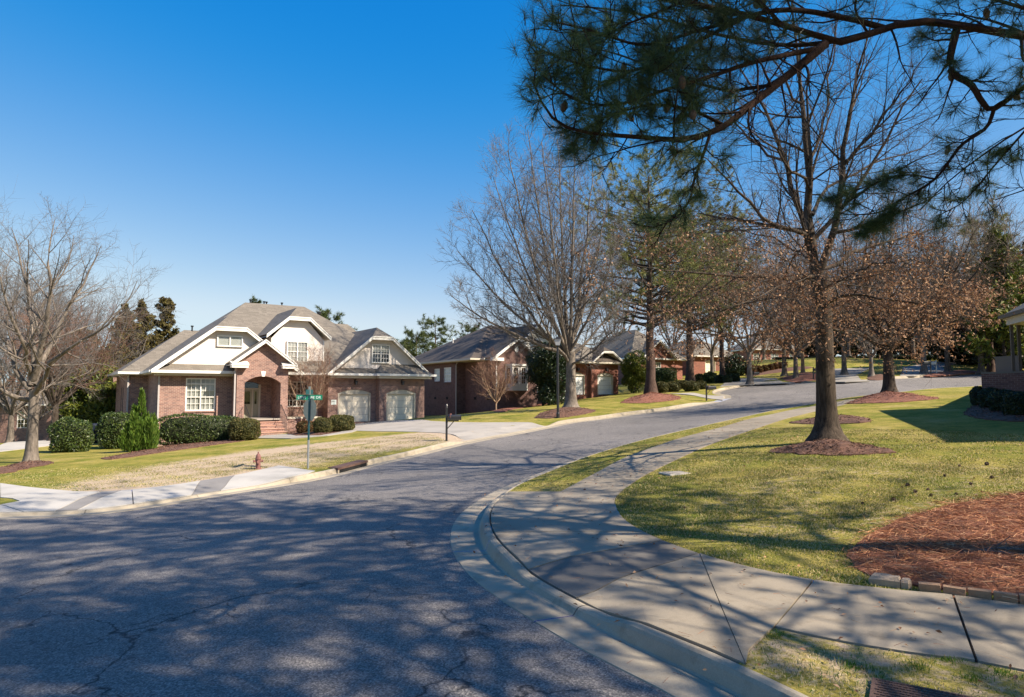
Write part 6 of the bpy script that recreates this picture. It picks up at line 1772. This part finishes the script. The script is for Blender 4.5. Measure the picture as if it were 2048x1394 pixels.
MB().tube([(0, -.08*k, .32*k), (0, -.17*k, .32*k), (0, -.175*k, .32*k), (0, -.215*k, .32*k)], [.065*k, .065*k, .08*k, .08*k], 10).build('front_outlet', M['hydrant'], hy, True)
# mailboxes
def mailbox(b, label, H=1.06, rz=0, flagpost=False, mat='black', w=.25, l=.52):
    r = empty('mailbox', G(b, -.02), rz); tag(r, label, 'mailbox', 'mailboxes along the street')
    z = H-.22
    m = MB(); m.box(-.04, .04, -.04, .04, 0, H+.12 if not flagpost else 1.4)
    if flagpost: m.lathe([(.05, 1.4), (.03, 1.43), (.05, 1.47), (.02, 1.53), (0, 1.54)], (0, 0, 0), 8)
    m.build('post', M[mat], r)
    a = MB(); a.box(.04, .5, -.03, .03, z-.06, z-.01); a.tube([(.03, 0, z-.35), (.3, 0, z-.05)], .018, 5); a.build('arm', M[mat], r)
    prof = [(-.11, 0), (.11, 0), (.11, .13)]+[(.11*math.cos(t), .13+.09*math.sin(t)) for t in np.linspace(.3, 2.84, 7)]+[(-.11, .13)]
    bx = MB(lambda x, y, zz: (y, x, zz)).prism([(x, z+q) for x, q in prof], .06, .06+l); bo = bx.build('box', M[mat], r)
    dr = MB(lambda x, y, zz: (y, x, zz)).prism([(x*1.05, z-.004+q*1.03) for x, q in prof], .06+l, .075+l); dr.build('door', M[mat], bo)
    f = MB(); f.box(.12, .14, -.125, -.115, z+.1, z+.27); f.box(.12, .2, -.125, -.115, z+.22, z+.27); f.build('flag', M['hydrant'], bo)
    return r
b = P(893, 881); mailbox(b, 'black mailbox with a tall finial post at the end of the tan lawn strip', (881-828)/FPX*b[1], R_(12), True)
b = P(1413, 798); mailbox(b, 'black mailbox on the kerb point beside the second driveway', (798-768)/FPX*b[1]*1.0, R_(10), l=.62)
b = P(1506, 767); mailbox(b, 'black mailbox in front of the row of round brown shrubs', 1.1, R_(5))
b = P(1627, 758); mailbox(b, 'black mailbox half hidden by the near oak trunk', 1.15, R_(10))
b = P(1862, 750); mailbox(b, 'dark mailbox of the pair across the road, left one', 1.2, R_(180))
b = P(1873, 749); mailbox(b, 'grey mailbox of the pair across the road, right one', 1.15, R_(175), mat='galv')
# lamp post
b = P(1116, 836); lp = empty('street_lamp', G(b, -.05)); tag(lp, 'black lamp post with a frosted box lantern beside the tall bare tree', 'street lamp')
Hl = (836-692)/FPX*b[1]
MB().lathe([(.10, 0), (.10, .3), (.075, .36), (.062, Hl*.98), (.062, Hl), (0, Hl)], (0, 0, 0), 12).build('pole', M['black'], lp)
MB().lathe([(.06, 0), (.12, .04), (.12, .08)], (0, 0, Hl), 12).build('collar', M['black'], lp)
lt = MB(lambda x, y, z: (x, y, z)); w0, w1 = .11, .19
q0_ = [(-w0,-w0,Hl+.08),(w0,-w0,Hl+.08),(w0,w0,Hl+.08),(-w0,w0,Hl+.08)]; q1_ = [(-w1,-w1,Hl+.42),(w1,-w1,Hl+.42),(w1,w1,Hl+.42),(-w1,w1,Hl+.42)]
for i in range(4): j = (i+1) % 4; lt.poly([q0_[i], q0_[j], q1_[j], q1_[i]])
lt.build('lantern_glass', M['lampglass'], lp)
cp_ = MB(); 
for i in range(4): j = (i+1) % 4; cp_.poly([tuple(np.array(q1_[i])*np.array((1.15,1.15,1))), tuple(np.array(q1_[j])*np.array((1.15,1.15,1))), (0, 0, Hl+.6)])
cp_.build('lantern_cap', M['black'], lp)
# storm drain inlet in the left kerb
a, c = P(680, 946, -RD), P(746, 932, -RD); i0 = int(np.argmin(((Lline-a)**2).sum(1))); i1 = int(np.argmin(((Lline-c)**2).sum(1)))
a, c = Lline[i0], Lline[i1]; t = (c-a)/np.linalg.norm(c-a); nrm = np.array((-t[1], t[0])); L_ = float(np.linalg.norm(c-a))
o_ = a+nrm*.40
sd = empty('storm_drain', (o_[0], o_[1], zt1(*o_)-RD), math.atan2(t[1], t[0])); tag(sd, 'rusty storm drain inlet with a dark opening set in the left kerb', 'storm drain')
sl_ = (zt1(*(o_+t*L_))-zt1(*o_))/L_
sh = lambda x, y, z: (x, y, z+sl_*x)
MB(sh).box(0, L_, 0, .42, .10, .175).build('cast_top', M['rust'], sd)
MB(sh).box(.06, L_-.06, .02, .3, -.03, .10).build('opening', M['void'], sd)
for x in (0, L_-.07): MB(sh).box(x, x+.07, -.005, .3, -.03, .10).build('jamb', M['kerb'], sd)
# utility lid in the lawn
b = P(1351, 947.5); ul = empty('utility_cover', G(b, -.01), .35); tag(ul, 'pale concrete utility cover set in the lawn by the sidewalk', 'utility cover')
MB().box(-.29, .29, -.24, .24, 0, .035).build('frame', M['newwalk'], ul); MB().box(-.24, .24, -.19, .19, .035, .045).build('lid', M['drive'], ul)
# cast meter cover at the bottom border
c00 = P(1745, 1363); c10 = P(1885, 1390)
tv = (c10-c00)/np.linalg.norm(c10-c00)
mc = empty('meter_cover', G(c00, .0), math.atan2(tv[1], tv[0])); tag(mc, 'brown cast iron meter cover with a tread pattern at the bottom border', 'meter cover')
MB().box(0, .62, -.42, 0, -.02, .03).build('plate', M['rust'], mc)
tb = MB()
for i in range(15):
    for j in range(9):
        x, y = .03+i*.0385+(j % 2)*.018, -.02-j*.0445; tb.box(x, x+.026, y-.018, y, .03, .036)
tb.build('tread_pattern', M['rust'], mc)
# edging bricks and rock along the straw bed
e0 = P(1838, 1176); ed = empty('brick_edging', G(e0)); tag(ed, 'row of tan edging bricks holding back the pine straw beside the sidewalk', 'brick edging')
eo = np.array(ed.location)
eline = smooth_line([P(1838,1183), P(1917,1193), P(1993,1203), P(2060,1212), P(2200,1226), P(2400,1236)], .05)
Ls = np.r_[0, np.cumsum(np.linalg.norm(np.diff(eline, axis=0), axis=1))]
s = .0; bm0 = None; kk = 0
while s < Ls[-1]-.25 and kk < 14:
    ln = .205
    c = np.array((np.interp(s+ln/2, Ls, eline[:, 0]), np.interp(s+ln/2, Ls, eline[:, 1]))); c2 = np.array((np.interp(s+ln, Ls, eline[:, 0]), np.interp(s+ln, Ls, eline[:, 1])))
    if bm0 is None:
        m = MB(); e = .006
        m.flat([(-.1+e, 0), (.1-e, 0), (.1, e), (.1, .095-e), (.1-e, .095), (-.1+e, .095), (-.1, .095-e), (-.1, e)], -.05, .085); bm0 = m.build('brick', M['edgebrick'], ed); o = bm0
    else: o = bm0.copy(); link(o); o.parent = ed
    tt = (c2-c)/np.linalg.norm(c2-c); nn_ = np.array((-tt[1], tt[0]))
    off_ = random.uniform(-.006, .012)
    p_ = c+nn_*off_
    o.location = (p_[0]-eo[0], p_[1]-eo[1], zt1(*p_)-eo[2]+random.uniform(-.004, .008)); o.rotation_euler = (random.uniform(-.04, .04), random.uniform(-.03, .03), math.atan2(tt[1], tt[0])+random.uniform(-.06, .06))
    s += ln+random.uniform(.008, .02); kk += 1
a, c = P(1738, 1168), P(1824, 1180); t = (c-a); L_ = float(np.linalg.norm(t)); t /= L_
rk = empty('edging_rock', G(a), math.atan2(t[1], t[0])); tag(rk, 'long pale broken rock lying at the left end of the brick edging', 'rock')
def rock(pts, h, seed):
    r = random.Random(seed); m = MB(); n = len(pts); cx = sum(p[0] for p in pts)/n; cy = sum(p[1] for p in pts)/n
    lo = [(x, y, -.03) for x, y in pts]; mi = [(x+(x-cx)*.03, y+(y-cy)*.1, h*.6+r.uniform(-.01, .01)) for x, y in pts]; hi = [(cx+(x-cx)*.86, cy+(y-cy)*.72, h+r.uniform(-.012, .012)) for x, y in pts]
    for i in range(n):
        j = (i+1) % n; m.poly([lo[i], lo[j], mi[j], mi[i]]); m.poly([mi[i], mi[j], hi[j], hi[i]])
    for i in range(n): m.poly([hi[i], hi[(i+1) % n], (cx, cy, h*1.02)])
    return m
rock([(0, .01), (.12, -.015), (.3, -.01), (L_*.72, 0), (L_*.76, .10), (L_*.6, .17), (.2, .18), (.03, .12)], .105, 1).build('stone', M['stone'], rk)
rock([(L_*.75, 0), (L_*.92, .0), (L_*1.0, .05), (L_*.95, .14), (L_*.79, .12)], .09, 2).build('stone', M['stone'], rk)
# cones fallen on the lawn and straw
cone_px = [(1863,994),(1828,986),(1887,954),(1853,980),(1817,972),(1910,990),(1975,930),(1916,934),(1985,958),(1940,970),(1790,1002),(1880,1060),(1828,1064),(1915,1038),(1725,1010),(1960,1080),(1860,1106)]
m = MB()
for a_ in range(5):
    z_ = .006+a_*.011; r_ = (.022, .03, .028, .02, .01)[a_]
    for k in range(7):
        an = 2*math.pi*k/7+a_*.4; m.poly([(math.cos(an)*.008, math.sin(an)*.008, z_+.012), (math.cos(an-.35)*r_, math.sin(an-.35)*r_, z_), (math.cos(an)*r_*1.25, math.sin(an)*r_*1.25, z_+.006), (math.cos(an+.35)*r_, math.sin(an+.35)*r_, z_)])
m.lathe([(0, 0), (.014, .01), (.016, .03), (0, .062)], (0, 0, 0), 7)
c0 = m.build('pine_cone', M['cone'])
for i, (u, v) in enumerate(cone_px):
    c = c0 if i == 0 else c0.copy()
    if i: link(c)
    q = P(u, v); c.location = G(q, .05 if inside(q[None], straw_loop)[0] else .02); c.rotation_euler = (random.uniform(1, 2), 0, random.uniform(0, 6)); sc2 = random.uniform(.8, 1.3); c.scale = (sc2,)*3
    tag(c, 'small brown pine cone lying on the pine straw bed' if inside(q[None], straw_loop)[0] else 'small brown pine cone lying on the right lawn', 'pine cone', 'pine cones on the straw bed' if inside(q[None], straw_loop)[0] else 'pine cones scattered on the lawn')
# bin between the hedges
b = xyd(189, 42); bn = empty('rubbish_bin', G(b, -.02), -.3); tag(bn, 'dark blue wheeled bin standing in the shade between two square hedges', 'bin')
MB().prism([(-.36,.05),(.36,.05),(.46,1.1),(-.46,1.1)], -.4, .4).build('body', M['blackbin'], bn); MB().prism([(-.48,1.1),(.48,1.1),(.44,1.2),(-.44,1.2)], -.45, .45).build('lid', M['blackbin'], bn)
for x in (-.34, .34): MB(lambda a, b, c, x=x: (c*1+x, a, b+.12)).lathe([(0, -.03), (.12, -.03), (.12, .03), (0, .03)], (0, .35-.35, 0), 12).build('wheel', M['black'], bn)
# fallen branch at the right border of the straw
q = P(1995, 1130); br = empty('fallen_branch', G(q, .12)); tag(br, 'grey dead branch lying on the pine straw at the right border', 'branch')
l1 = batch([[(-.15,.12,.03),(.1,.02,.02),(.35,-.15,0),(.6,-.3,.03)],[(-.05,.2,.02),(.15,.1,.05),(.5,0,.04)]], 10, [.014,.02], [.022,.012])
l2 = grow(*l1, 5, .0, .6, .9, .3, .45, .3, .4, 6, .2, 0, .3, .003)
tubes('wood', [(*l1, 7), (*l2, 4)], M['twig'], br)
